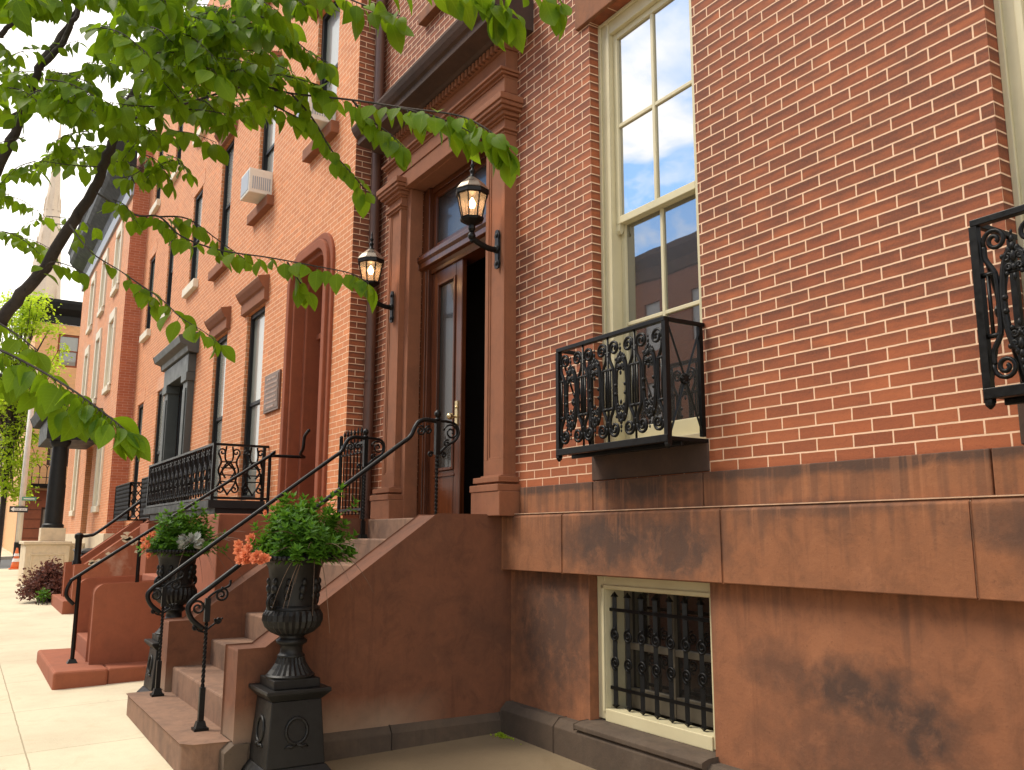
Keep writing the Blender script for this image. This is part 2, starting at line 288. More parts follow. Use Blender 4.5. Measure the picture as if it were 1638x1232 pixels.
# ------------------------------------------------------------------ mesh builder
ORG = {}
class G:
    def __init__(s): s.v = []; s.f = []
    def add(s, vs, fs):
        k = len(s.v); s.v += [tuple(p) for p in vs]; s.f += [tuple(i + k for i in f) for f in fs]; return s
    def box(s, x0, x1, y0, y1, z0, z1):
        v = [(x, y, z) for z in (z0, z1) for y in (y0, y1) for x in (x0, x1)]
        return s.add(v, [(0,2,3,1),(4,5,7,6),(0,1,5,4),(2,6,7,3),(0,4,6,2),(1,3,7,5)])
    def frustum(s, c, a, b, z0, z1):
        x, y = c
        v = [(x+i*h, y+j*h, z) for z, h in ((z0, a), (z1, b)) for i, j in ((-1,-1),(1,-1),(1,1),(-1,1))]
        return s.add(v, [(3,2,1,0),(4,5,6,7),(0,1,5,4),(1,2,6,5),(2,3,7,6),(3,0,4,7)])
    def prism(s, pts, axis, a, b):
        """pts: outline in the two other axes (order x,y,z without axis)"""
        def P(p, t): return {'x': (t, p[0], p[1]), 'y': (p[0], t, p[1]), 'z': (p[0], p[1], t)}[axis]
        n = len(pts); v = [P(p, a) for p in pts] + [P(p, b) for p in pts]
        f = [tuple(range(n)), tuple(range(2*n-1, n-1, -1))] + [(i, (i+1) % n, n+(i+1) % n, n+i) for i in range(n)]
        return s.add(v, f)
    def tube(s, path, r, n=6, closed=False, caps=True):
        P = [Vector(p) for p in path]; m = len(P)
        rs = r if isinstance(r, (list, tuple)) else [r]*m
        T = []
        for i in range(m):
            if closed: t = P[(i+1) % m] - P[i-1]
            else: t = P[min(i+1, m-1)] - P[max(i-1, 0)]
            T.append(t.normalized() if t.length > 1e-9 else Vector((0,0,1)))
        a = Vector((0,0,1)) if abs(T[0].z) < .9 else Vector((1,0,0))
        u = T[0].cross(a).normalized(); v = []; 
        for i in range(m):
            u = (u - T[i]*u.dot(T[i])); u = u.normalized() if u.length > 1e-6 else T[i].orthogonal().normalized()
            w = T[i].cross(u)
            for k in range(n):
                an = 2*math.pi*k/n
                v.append(P[i] + (u*math.cos(an) + w*math.sin(an))*rs[i])
        f = []
        for i in range(m if closed else m-1):
            j = (i+1) % m
            for k in range(n): f.append((i*n+k, i*n+(k+1) % n, j*n+(k+1) % n, j*n+k))
        if caps and not closed: f += [tuple(range(n-1, -1, -1)), tuple((m-1)*n+k for k in range(n))]
        return s.add(v, f)
    def bar(s, path, w): return s.tube(path, w*.7071, 4)
    def twist(s, x, y, z0, z1, w, turns, n=28):
        v = []; 
        for i in range(n+1):
            t = i/n; a = turns*2*math.pi*t + math.pi/4
            v += [(x+w*.72*math.cos(a+k*math.pi/2), y+w*.72*math.sin(a+k*math.pi/2), z0+(z1-z0)*t) for k in range(4)]
        return s.add(v, [(i*4+k, i*4+(k+1) % 4, i*4+4+(k+1) % 4, i*4+4+k) for i in range(n) for k in range(4)])
    def lathe(s, prof, x, y, n=24, flute=None, z=0.0):
        v = []
        for r, h in prof:
            for k in range(n):
                a = 2*math.pi*k/n; q = r*(flute(h, k) if flute else 1)
                v.append((x+q*math.cos(a), y+q*math.sin(a), z+h))
        m = len(prof)
        f = [(i*n+k, i*n+(k+1) % n, i*n+n+(k+1) % n, i*n+n+k) for i in range(m-1) for k in range(n)]
        f += [tuple(range(n-1, -1, -1)), tuple((m-1)*n+k for k in range(n))]
        return s.add(v, f)
    def ball(s, c, r, n=8, m=6, sq=(1,1,1)):
        v = [(c[0], c[1], c[2]-r*sq[2])]; f = []
        for i in range(1, m):
            a = math.pi*i/m - math.pi/2
            v += [(c[0]+r*sq[0]*math.cos(a)*math.cos(2*math.pi*k/n), c[1]+r*sq[1]*math.cos(a)*math.sin(2*math.pi*k/n), c[2]+r*sq[2]*math.sin(a)) for k in range(n)]
        v.append((c[0], c[1], c[2]+r*sq[2])); e = len(v)-1
        for k in range(n):
            f.append((0, 1+(k+1) % n, 1+k)); f.append((e, 1+(m-2)*n+k, 1+(m-2)*n+(k+1) % n))
            for i in range(m-2): f.append((1+i*n+k, 1+i*n+(k+1) % n, 1+i*n+n+(k+1) % n, 1+i*n+n+k))
        return s.add(v, f)
    def sweep(s, prof, x0, x1): return s.prism(prof, 'x', x0, x1)      # prof in (y, z)
    def wall(s, axis, c, u0, u1, z0, z1, holes, d, back=True):
        us = sorted(set([u0, u1] + [h[i] for h in holes for i in (0, 1) if u0 < h[i] < u1]))
        zs = sorted(set([z0, z1] + [h[i] for h in holes for i in (2, 3) if z0 < h[i] < z1]))
        P = (lambda u, z, o=0: (u, c+o, z)) if axis == 'y' else (lambda u, z, o=0: (c+o, u, z))
        for i in range(len(us)-1):
            for j in range(len(zs)-1):
                um, zm = (us[i]+us[i+1])/2, (zs[j]+zs[j+1])/2
                if any(h[0] < um < h[1] and h[2] < zm < h[3] for h in holes): continue
                s.add([P(us[i], zs[j]), P(us[i+1], zs[j]), P(us[i+1], zs[j+1]), P(us[i], zs[j+1])], [(0,1,2,3)])
        for a, b, e, h in [x[:4] for x in holes]:
            e2 = max(e, z0)
            s.add([P(a, e2), P(a, h), P(a, h, d), P(a, e2, d)], [(0,1,2,3)])
            s.add([P(b, e2), P(b, h), P(b, h, d), P(b, e2, d)], [(3,2,1,0)])
            s.add([P(a, h), P(b, h), P(b, h, d), P(a, h, d)], [(0,1,2,3)])
            if e > z0: s.add([P(a, e), P(b, e), P(b, e, d), P(a, e, d)], [(3,2,1,0)])
        return s
    def build(s, name, mat, parent=None, smooth=False, bevel=0.0, seg=2, origin=None):
        o0 = Vector(ORG[parent.name]) if parent is not None else Vector(origin or (0, 0, 0))
        me = bpy.data.meshes.new(name)
        me.from_pydata([tuple(Vector(p)-o0) for p in s.v], [], s.f)
        me.materials.append(M[mat] if isinstance(mat, str) else mat)
        if smooth:
            for p in me.polygons: p.use_smooth = True
        o = bpy.data.objects.new(name, me); COL.objects.link(o)
        if parent is not None: o.parent = parent
        elif origin: o.location = origin
        ORG[o.name] = tuple(o0)
        if bevel:
            b = o.modifiers.new('bevel', 'BEVEL'); b.width = bevel; b.segments = seg; b.limit_method = 'ANGLE'; b.angle_limit = R(40)
            b.harden_normals = False
        return o

def smooth_by_angle(o, a=40):
    me = o.data
    for p in me.polygons: p.use_smooth = True
    me.set_sharp_from_angle(angle=R(a))
    return o

def tag(o, label, cat, group=None, kind=None):
    if label: o['label'] = label
    if cat: o['category'] = cat
    if group: o['group'] = group
    if kind: o['kind'] = kind
    return o
def thing(name, loc, label, cat, group=None):
    o = bpy.data.objects.new(name, None); COL.objects.link(o); o.location = loc
    o.empty_display_size = .2
    ORG[o.name] = tuple(loc)
    return tag(o, label, cat, group)
def copy_tree(o, parent=None, loc=None):
    c = o.copy(); COL.objects.link(c)
    if parent is not None: c.parent = parent
    if loc is not None: c.location = loc
    ORG[c.name] = tuple(loc) if loc is not None else ORG.get(o.name, (0, 0, 0))
    for ch in list(o.children): copy_tree(ch, c)
    return c
def lab(o, label): o['label'] = label; return o

def spiral(cu, cz, r0, turns, a0, sgn=1, n=22, r1=.18):
    """from the outside in; a0 start angle"""
    return [(cu + r0*(1-(1-r1)*t)*math.cos(a0+sgn*turns*2*math.pi*t), cz + r0*(1-(1-r1)*t)*math.sin(a0+sgn*turns*2*math.pi*t)) for t in [i/n for i in range(n+1)]]
def arc(cu, cz, ru, rz, a0, a1, n=12):
    return [(cu+ru*math.cos(a0+(a1-a0)*i/n), cz+rz*math.sin(a0+(a1-a0)*i/n)) for i in range(n+1)]
def bez(p, n=14):
    """smooth path through points (Catmull-Rom)"""
    out = []
    P = [p[0]] + list(p) + [p[-1]]
    for i in range(1, len(P)-2):
        for k in range(n if i < len(P)-3 else n+1):
            t = k/n; a, b, c, d = P[i-1], P[i], P[i+1], P[i+2]
            out.append(tuple(.5*((2*b[j]) + (-a[j]+c[j])*t + (2*a[j]-5*b[j]+4*c[j]-d[j])*t*t + (-a[j]+3*b[j]-3*c[j]+d[j])*t**3) for j in range(len(b))))
    return out
def gz(x, y): return -.0155*(x+5.95) + .027*y

def leaf(g, p, d, up, L, W, fold=.25, droop=.25, n=4):
    """one ovate pointed leaf: midrib and two folded halves"""
    d = d.normalized(); side = d.cross(up)
    side = side.normalized() if side.length > 1e-4 else d.orthogonal().normalized()
    nrm = side.cross(d)
    ws = {7: (0.0, .56, .88, 1.0, .95, .74, .40, 0.0), 4: (0.0, .78, 1.0, .62, 0.0), 2: (0.0, 1.0, 0.0), 3: (0.0, .95, .7, 0.0)}[n]
    mid = []; le = []; ri = []
    for i in range(n+1):
        t = i/n; c = p + d*(L*t) - nrm*(droop*L*t*t)
        mid.append(c)
        if 0 < i < n:
            w = ws[i]*W*.5
            le.append(c - side*w + nrm*(fold*w)); ri.append(c + side*w + nrm*(fold*w))
    k0 = n+1; k1 = k0+n-1; f = [(0, k0, 1), (0, 1, k1)]
    for i in range(1, n-1): f += [(i, k0+i-1, k0+i, i+1), (i, i+1, k1+i, k1+i-1)]
    f += [(n-1, k0+n-2, n), (n-1, n, k1+n-2)]
    g.add(mid+le+ri, f)
make_materials()
# ------------------------------------------------------------------ ground
def sheet(name, mat, x0, x1, y0, y1, dz, nx=1):
    g = G()
    for i in range(nx):
        a = x0+(x1-x0)*i/nx; b = x0+(x1-x0)*(i+1)/nx
        g.add([(a, y0, gz(a, y0)+dz), (b, y0, gz(b, y0)+dz), (b, y1, gz(b, y1)+dz), (a, y1, gz(a, y1)+dz)], [(0,1,2,3)])
    return tag(g.build(name, mat), None, None, kind='structure')
sheet('ground', 'asphalt', -400, 200, -300, 300, -.35)
sheet('sidewalk', 'sidewalk', -33.5, 10, -5.0, 0.6, 0)
sheet('areaway_paving', 'areaway', -5.93, 10, -1.62, .5, .006)
sheet('road', 'asphalt', -300, 120, -14, -5.15, -.14)
sheet('cross_road', 'asphalt', -44, -33.65, -5.15, 120, -.13)
sheet('far_sidewalk', 'sidewalk', -120, -44.15, -5.0, 6, 0)
sheet('opposite_sidewalk', 'sidewalk', -60, 10, -19.5, -14.15, 0)
g = G()
for x0, x1 in ((-33.5, 10), (-120, -44.15)):
    g.add([(x0,-5.15,gz(x0,-5.15)+.004),(x1,-5.15,gz(x1,-5.15)+.004),(x1,-5.0,gz(x1,-5)+.004),(x0,-5.0,gz(x0,-5)+.004),
           (x0,-5.15,gz(x0,-5.15)-.2),(x1,-5.15,gz(x1,-5.15)-.2)], [(0,1,2,3),(4,5,1,0)])
for x0, x1 in ((-33.65, -33.5), (-44.15, -44.0)):
    g.add([(x0,-5,gz(x0,-5)+.004),(x1,-5,gz(x1,-5)+.004),(x1,.6,gz(x1,.6)+.004),(x0,.6,gz(x0,.6)+.004)], [(0,1,2,3)])
    q = x0 if x0 < -40 else x0
    for xx in (x0, x1): g.add([(xx,-5,gz(xx,-5)-.2),(xx,.6,gz(xx,.6)-.2),(xx,.6,gz(xx,.6)+.004),(xx,-5,gz(xx,-5)+.004)], [(0,1,2,3)])
tag(g.build('kerb', 'kerb'), None, None, kind='structure')
g = G(); rr = random.Random(6)
for i in range(150):
    x = -5.86+abs(rr.gauss(0, .09)); y = -.13-abs(rr.gauss(0, .035))
    leaf(g, Vector((x, y, gz(x, y)+.006)), Vector((rr.gauss(0, 1), rr.gauss(0, 1), .8)), Vector((rr.gauss(0, 1), rr.gauss(0, 1), 1)), .02, .012, .2, .2, 2)
tag(g.build('moss', 'leaf_far'), 'tuft of yellow-green moss in the corner by the stoop', 'moss', kind='stuff')

# ------------------------------------------------------------------ the near house
H = thing('brick_townhouse', (-2.4, 0, 0), 'nearest red brick townhouse with tall cream window and brownstone doorway', 'house')
WX = [(-4.83, -3.745), (-1.91, -.825), (1.0, 2.085)]
holes = [(a, b, 2.02, 5.30) for a, b in WX] + [(-7.9, -6.16, 1.0, 5.25)] + [(a, b, 6.9, 8.9) for a, b in WX+[(-7.6, -6.5)]]
G().wall('y', 0.0, -8.76, 4.2, 1.83, 10.5, holes, .24).build('wall', 'brick', H)
G().box(4.0, 4.2, .25, 8, 0, 10.5).box(-8.76, 4.0, 8, 8.2, 0, 10.5).box(-8.76, 4.2, .26, 8.0, 10.35, 10.5).build('rear_wall', 'brick', H)
# belt course, water table, basement wall, plinth
g = G(); gap = .004
for a, b in ((-5.75, -4.82), (-4.82, -3.76), (-3.76, -2.05), (-2.05, -.7), (-.7, 1.6), (1.6, 4.2)):
    g.box(a+gap, b-gap, -.028, .2, 1.625, 1.828)
g.build('belt_course', 'stone_w', H, bevel=.006)
G().box(-8.755, -8.36, -.028, .2, 1.625, 1.828).build('belt_course', 'stone_w', H, bevel=.006)
g = G()
for a, b in ((-5.935, -5.12), (-5.12, -3.58), (-3.58, -2.13), (-2.13, -.5), (-.5, 1.6), (1.6, 4.2)):
    g.prism([(.2, 1.2), (-.075, 1.2), (-.075, 1.60), (-.055, 1.622), (.2, 1.626)], 'x', a+gap, b-gap)
g.build('water_table', 'stone_w', H, bevel=.005)
g = G().box(-5.93, 4.19, -.070, -.02, 1.6215, 1.6275)  # pale strip paints the lit ledge between the belts; uprights below are mortar
for x in (-5.12, -3.58, -2.13, -.5, 1.6): g.box(x-.0045, x+.0045, -.071, 0, 1.205, 1.61)
g.build('joints_and_lit_ledge', 'mortar', H)
G().wall('y', .012, -5.938, 4.2, .1, 1.2, [(-4.93, -3.77, .235, 1.19)], .3).build('basement_wall', 'stone_b', H)
G().wall('y', .012, -8.755, -8.47, -.1, 1.62, [], .3).build('basement_wall', 'stone_b', H)
g = G()
for a, b in ((-5.9, -5.2), (-5.2, -3.45), (-3.45, -1.6), (-1.6, .6), (.6, 4.2)):
    top = .2 if not (a < -4 < b) else .2
    g.prism([(.3, -.4), (-.10, -.4), (-.10, .165), (-.05, .215), (.3, .215)], 'x', a+.003, b-.003)
g.build('plinth', 'plinth', H, bevel=.006)
g = G(); g.prism([(.28, .20), (-.108, .19), (-.108, .222), (-.06, .236), (.28, .252)], 'x', -4.95, -3.75)
lab(g.build('window_sill', 'plinth', H, bevel=.006), 'worn basement window sill with chipped edge')
# lintels and sills of the tall windows
for a, b in WX:
    G().box(a-.14, b+.14, -.03, .1, 5.302, 5.56).build('lintel', 'stone', H, bevel=.006)
    G().box(a-.02, b+.02, -.012, .1, 1.834, 2.018).build('sill', 'stone_dk', H, bevel=.006)  # dark stone paints in the shade under the balconies
for a, b in WX+[(-7.6, -6.5)]:
    G().box(a-.1, b+.1, -.03, .1, 8.902, 9.1).build('lintel', 'stone', H, bevel=.006)
    G().box(a-.08, b+.08, -.08, .1, 6.78, 6.898).build('sill', 'stone', H, bevel=.006)
# cream sash windows
def sash_window(par, x0, x1, z0, z1, zm, y=.10, mat='cream', glass='glass'):
    """brick-mould frame > upper and lower sash (two by two panes each) with glass"""
    w = .115; g = G()
    for q, (a, b) in enumerate(((x0, x0+w), (x1-w, x1))):
        g.box(a, b, y, y+.14, z0, z1)
        o = a+.0 if q == 0 else b-.028
        g.box(o, o+.028, y-.018, y, z0, z1)
        o = b-.035 if q == 0 else a
        g.box(o, o+.035, y+.004-.012, y, z0, z1)
    g.box(x0+w, x1-w, y, y+.14, z1-.12, z1); g.box(x0+.028, x1-.028, y-.018, y-.001, z1-.03, z1-.002)
    g.box(x0, x1, y-.03, y+.16, z0-.001, z0+.06)
    F = g.build('window', mat, par, bevel=.004)
    a, b = x0+w, x1-w; xm = (a+b)/2; s = .045
    for nm, za, zb, yy, rb, rt in (('upper_sash', zm-.02, z1-.12, y+.035, .055, .05), ('lower_sash', z0+.06, zm+.025, y+.08, .12, .045)):
        g = G(); zc = (za+rb+zb-rt)/2
        g.box(a, a+s, yy, yy+.04, za, zb).box(b-s, b, yy, yy+.04, za, zb)
        g.box(a+s, b-s, yy, yy+.04, za, za+rb).box(a+s, b-s, yy, yy+.04, zb-rt, zb)
        g.box(xm-.014, xm+.014, yy+.004, yy+.036, za+rb, zb-rt)
        g.box(a+s, xm-.014, yy+.005, yy+.035, zc-.014, zc+.014).box(xm+.014, b-s, yy+.005, yy+.035, zc-.014, zc+.014)
        if nm == 'upper_sash':   # sash horns below the meeting rail
            for q in (a+.004, b-s+.004): g.prism([(yy+.002, za), (yy+.036, za), (yy+.036, za-.04), (yy+.018, za-.075), (yy+.002, za-.05)], 'x', q, q+s-.008)
        g.build(nm, mat, F, bevel=.004)
        G().add([(a+s-.004, yy+.02, za+rb-.004), (b-s+.004, yy+.02, za+rb-.004), (b-s+.004, yy+.02, zb-rt+.004), (a+s-.004, yy+.02, zb-rt+.004)], [(0,1,2,3)]).build('pane', glass if nm == 'upper_sash' else 'glass_l', F)
    return F
for a, b in WX: sash_window(H, a, b, 2.02, 5.30, 3.70)
for a, b in WX+[(-7.6, -6.5)]: sash_window(H, a, b, 6.9, 8.9, 7.9)
# basement window
x0, x1, z0, z1 = -4.93, -3.772, .252, 1.19
g = G()
g.box(x0, x0+.085, .085, .3, z0, z1).box(x1-.085, x1, .085, .3, z0, z1).box(x0+.085, x1-.085, .085, .2, z1-.09, z1).box(x0+.085, x1-.085, .075, .2, z0-.01, z0+.07)
g.box(x0+.06, x0+.085, .07, .085, z0+.05, z1-.06).box(x0+.06, x1-.06, .07, .085, z1-.085, z1-.06)
F = lab(g.build('basement_window', 'cream', H, bevel=.005), 'low cream-framed basement window behind bars')
a, b = x0+.085, x1-.085; xm = (a+b)/2-.02
g = G().box(a, a+.06, .25, .29, z0+.07, z1-.09).box(b-.06, b, .25, .29, z0+.07, z1-.09).box(xm-.03, xm+.03, .245, .29, z0+.07, z1-.09)
g.box(a+.06, xm-.03, .25, .29, z0+.07, z0+.2).box(xm+.03, b-.06, .25, .29, z0+.07, z0+.2).box(a+.06, xm-.03, .25, .29, .70, .745).box(xm+.03, b-.06, .25, .29, .70, .745)
g.build('sash', 'taupe', F, bevel=.004)
G().add([(a, .275, z0), (b, .275, z0), (b, .275, z1), (a, .275, z1)], [(0,1,2,3)]).build('pane', 'glass_b', F)

# ---- entrance
DX0, DX1 = -7.84, -6.22
def pilaster(x0, x1):
    g = G(); e = .05
    g.box(x0, x1, -.100, .1, 1.93, 5.0)
    for a, b, c, d in ((x0, x0+e, 2.06, 4.86), (x1-e, x1, 2.06, 4.86), (x0, x1, 1.93, 2.06), (x0, x1, 4.86, 5.0)): g.box(a, b, -.116, -.0995, c, d)
    for a, b, c, d in ((x0+e, x0+e+.02, 2.06, 4.86), (x1-e-.02, x1-e, 2.06, 4.86), (x0+e+.02, x1-e-.02, 2.06, 2.08), (x0+e+.02, x1-e-.02, 4.84, 4.86)): g.box(a, b, -.108, -.0992, c, d)
    P = g.build('pilaster', 'stone_e', H, bevel=.003)
    g = G().box(x0-.05, x1+.09, -.205, .1, 1.61, 1.80)
    g.build('pedestal_block', 'stone_e', P, bevel=.006)
    g = G()
    for z, h, o in ((1.80, .055, .095), (1.86, .012, .05), (1.872, .045, .075), (1.917, .015, .03)): g.box(x0-o+.03, x1+o-.02, -.116-o, .1, z, z+h)
    g.build('base_moulding', 'stone_e', P, bevel=.018, seg=3)
    g = G()
    for z, h, o in ((4.80, .025, .012), (4.825, .02, .03), (4.93, .02, .02), (4.95, .035, .045), (4.985, .03, .075), (5.015, .035, .095), (5.05, .055, .11)): g.box(x0-o, x1+o, -.116-o, .1, z, z+h)
    g.build('capital', 'stone_e', P, bevel=.006)
pilaster(-8.21, -7.90); pilaster(-6.16, -5.855)
g = G()
for a, b in ((-7.90, -7.80), (-6.26, -6.16)): g.box(a, b, -.055, .09, 1.61, 5.0)
g.box(-7.80, -6.26, -.055, .30, 5.0, 5.06); g.build('door_reveal', 'stone_e', H, bevel=.006)
g = G(); a, b = -8.25, -5.84
g.box(a, b, -.118, .1, 5.004, 5.17).box(a, b, -.130, .1, 5.17, 5.30).box(a, b, -.142, .1, 5.30, 5.325).box(a-.02, b+.02, -.17, .1, 5.325, 5.35).box(a-.035, b+.035, -.19, .1, 5.35, 5.375)
A_ = g.build('entablature', 'stone_e', H, bevel=.005)
G().box(a, b, -.12, .1, 5.375, 5.56).build('frieze', 'stone_e', A_)
g = G().box(a-.02, b+.02, -.145, .1, 5.56, 5.635)
n = 38
for i in range(n):
    x = a-.02 + (b-a+.04)*(i+.5)/n; g.box(x-.019, x+.019, -.185, -.14, 5.565, 5.632)
g.build('dentil_course', 'stone_e', A_, bevel=.003)
g = G(); a, b = -8.50, -5.59
g.prism([(.1, 5.636), (-.20, 5.636), (-.22, 5.66), (-.38, 5.672), (-.38, 5.735), (-.41, 5.75), (-.44, 5.79), (-.46, 5.835), (-.46, 5.86), (.1, 5.93)], 'x', a, b)
lab(g.build('cornice', 'stone_dk', A_, bevel=.004), 'dark sooty projecting cornice over the door')
# wooden frame, doors, transom
g = G()
for p, q in ((DX0+.04, DX0+.18), (DX1-.18, DX1-.04)):
    g.box(p, q, .09, .30, 1.62, 4.99); g.box(p+.03, q-.03, .078, .092, 1.66, 4.1)
g.box(DX0+.18, DX1-.18, .12, .30, 4.93, 4.99)
FR = g.build('door_frame', 'wood', H, bevel=.006)
g = G().prism([(.30, 4.07), (.12, 4.07), (.11, 4.10), (.085, 4.125), (.05, 4.14), (.05, 4.19), (.03, 4.22), (.03, 4.26), (.055, 4.275), (.055, 4.29), (.30, 4.30)], 'x', DX0+.04, DX1-.04)
g.build('transom_bar', 'wood', FR, bevel=.004)
g = G().box(DX0+.18, DX0+.25, .14, .19, 4.30, 4.93).box(DX1-.25, DX1-.18, .14, .19, 4.30, 4.93).box(DX0+.25, DX1-.25, .14, .19, 4.30, 4.38).box(DX0+.25, DX1-.25, .14, .19, 4.87, 4.93)
T_ = g.build('transom_window', 'wood', H, bevel=.006)
G().box(DX0+.24, DX1-.24, .16, .17, 4.37, 4.88).build('pane', 'glass_d', T_)
def door_leaf(x0, x1, y, label, flip=False):
    g = G(); s = .125; z0, z1 = 1.645, 4.07
    g.box(x0, x0+s, y, y+.05, z0, z1).box(x1-s, x1, y, y+.05, z0, z1).box(x0+s, x1-s, y, y+.05, z1-.13, z1).box(x0+s, x1-s, y, y+.05, z0, z0+.42)
    for a, b, c, d in ((x0+s, x0+s+.028, z0+.42, z1-.13), (x1-s-.028, x1-s, z0+.42, z1-.13), (x0+s+.028, x1-s-.028, z0+.42, z0+.448), (x0+s+.028, x1-s-.028, z1-.158, z1-.13)): g.box(a, b, y-.014, y+.03, c, d)
    g.box(x0+s-.02, x1-s+.02, y-.010, y+.002, z0+.36, z0+.385)
    D = lab(g.build('door', 'wood', H, bevel=.006), label)
    G().box(x0+s+.02, x1-s-.02, y+.018, y+.028, z0+.44, z1-.15).build('pane', 'glass_d', D)
    if not flip:
        h = G().box(x1-.092, x1-.045, y-.012, y, 2.46, 2.70).tube([(x1-.068, y-.012, 2.55), (x1-.068, y-.06, 2.55)], .011, 8).ball((x1-.068, y-.075, 2.55), .032, 10, 7)
        h.ball((x1-.068, y-.014, 2.64), .012, 8, 5)
        smooth_by_angle(h.build('handle', 'brass', D))
    return D
door_leaf(DX0+.18, -7.03, .14, 'closed mahogany door leaf with long glass pane')
g = G().box(DX1-.24, DX1-.19, .20, .86, 1.645, 4.05); lab(g.build('door', 'wood', H, bevel=.006), 'door leaf standing open into the dark hall')
g = G()
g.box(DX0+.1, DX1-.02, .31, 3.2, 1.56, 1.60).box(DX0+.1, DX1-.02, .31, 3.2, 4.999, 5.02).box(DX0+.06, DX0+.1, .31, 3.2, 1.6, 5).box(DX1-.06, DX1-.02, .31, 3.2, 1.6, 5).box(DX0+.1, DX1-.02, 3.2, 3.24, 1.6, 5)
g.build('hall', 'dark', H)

# downspout in the corner
g = G().tube([(-8.675, -.085, .2), (-8.675, -.085, 10.3)], .055, 12)
for z in (1.0, 3.1, 5.2, 7.3): g.tube([(-8.675, -.085, z), (-8.675, -.085, z+.06)], .062, 12)
tag(smooth_by_angle(g.build('downspout', 'pipe')), 'brown downspout in the corner between the two brick houses', 'downspout')

# ------------------------------------------------------------------ near stoop
ST = thing('entrance_stoop', (-7.2, -1.1, 0), 'nearest brownstone stoop with low stuccoed side walls below the open door', 'stoop')
sz = [.14, .345, .555, .77, .99, 1.21, 1.43]; sy = [-2.35, -2.03, -1.72, -1.43, -1.14, -.85, -.56]
for i, (z, y) in enumerate(zip(sz, sy)):
    zb = -.35 if i == 0 else sz[i-1]-.02
    g = G()
    if i == 0:
        g.prism([(-8.24, -2.34), (-8.22, -2.36), (-6.12, -2.36), (-6.05, -2.30), (-6.03, -2.09), (-8.24, -2.09)], 'z', zb, z)
        g.box(-8.15, -6.26, -2.09, -1.95, zb, z-.001)
    else: g.box(-8.148, -6.262, y, (sy[i+1]+.06) if i < 6 else .3, zb, z)
    g.build('step', 'step', ST, bevel=.014 if i else .02)
G().box(-8.30, -6.21, -.27, .08, 1.40, 1.616).build('door_sill', 'step', ST, bevel=.012)
prof = [(-2.07, .13), (-2.07, .71), (-1.90, .712), (-.64, 1.612), (.1, 1.612), (.1, .13)]
for a, b, l in ((-6.26, -5.943, 'near stuccoed side wall with sloping top'), (-8.46, -8.15, 'far stuccoed side wall with sloping top')):
    lab(G().prism(prof, 'x', a, b).build('side_wall', 'stucco', ST, bevel=.012, seg=3), l)
g = G()
g.prism([(-6.0, -.4), (-5.895, -.4), (-5.895, .09), (-5.935, .135), (-6.0, .135)], 'y', -2.0, -1.0)
g.prism([(-6.0, -.4), (-5.895, -.4), (-5.895, .09), (-5.935, .138), (-6.0, .138)], 'y', -.994, -.09)
g.prism([(-2.0, -.4), (-2.14, -.4), (-2.14, .09), (-2.085, .135), (-2.0, .135)], 'x', -6.02, -5.895)
g.build('base_course', 'plinth', ST, bevel=.006)

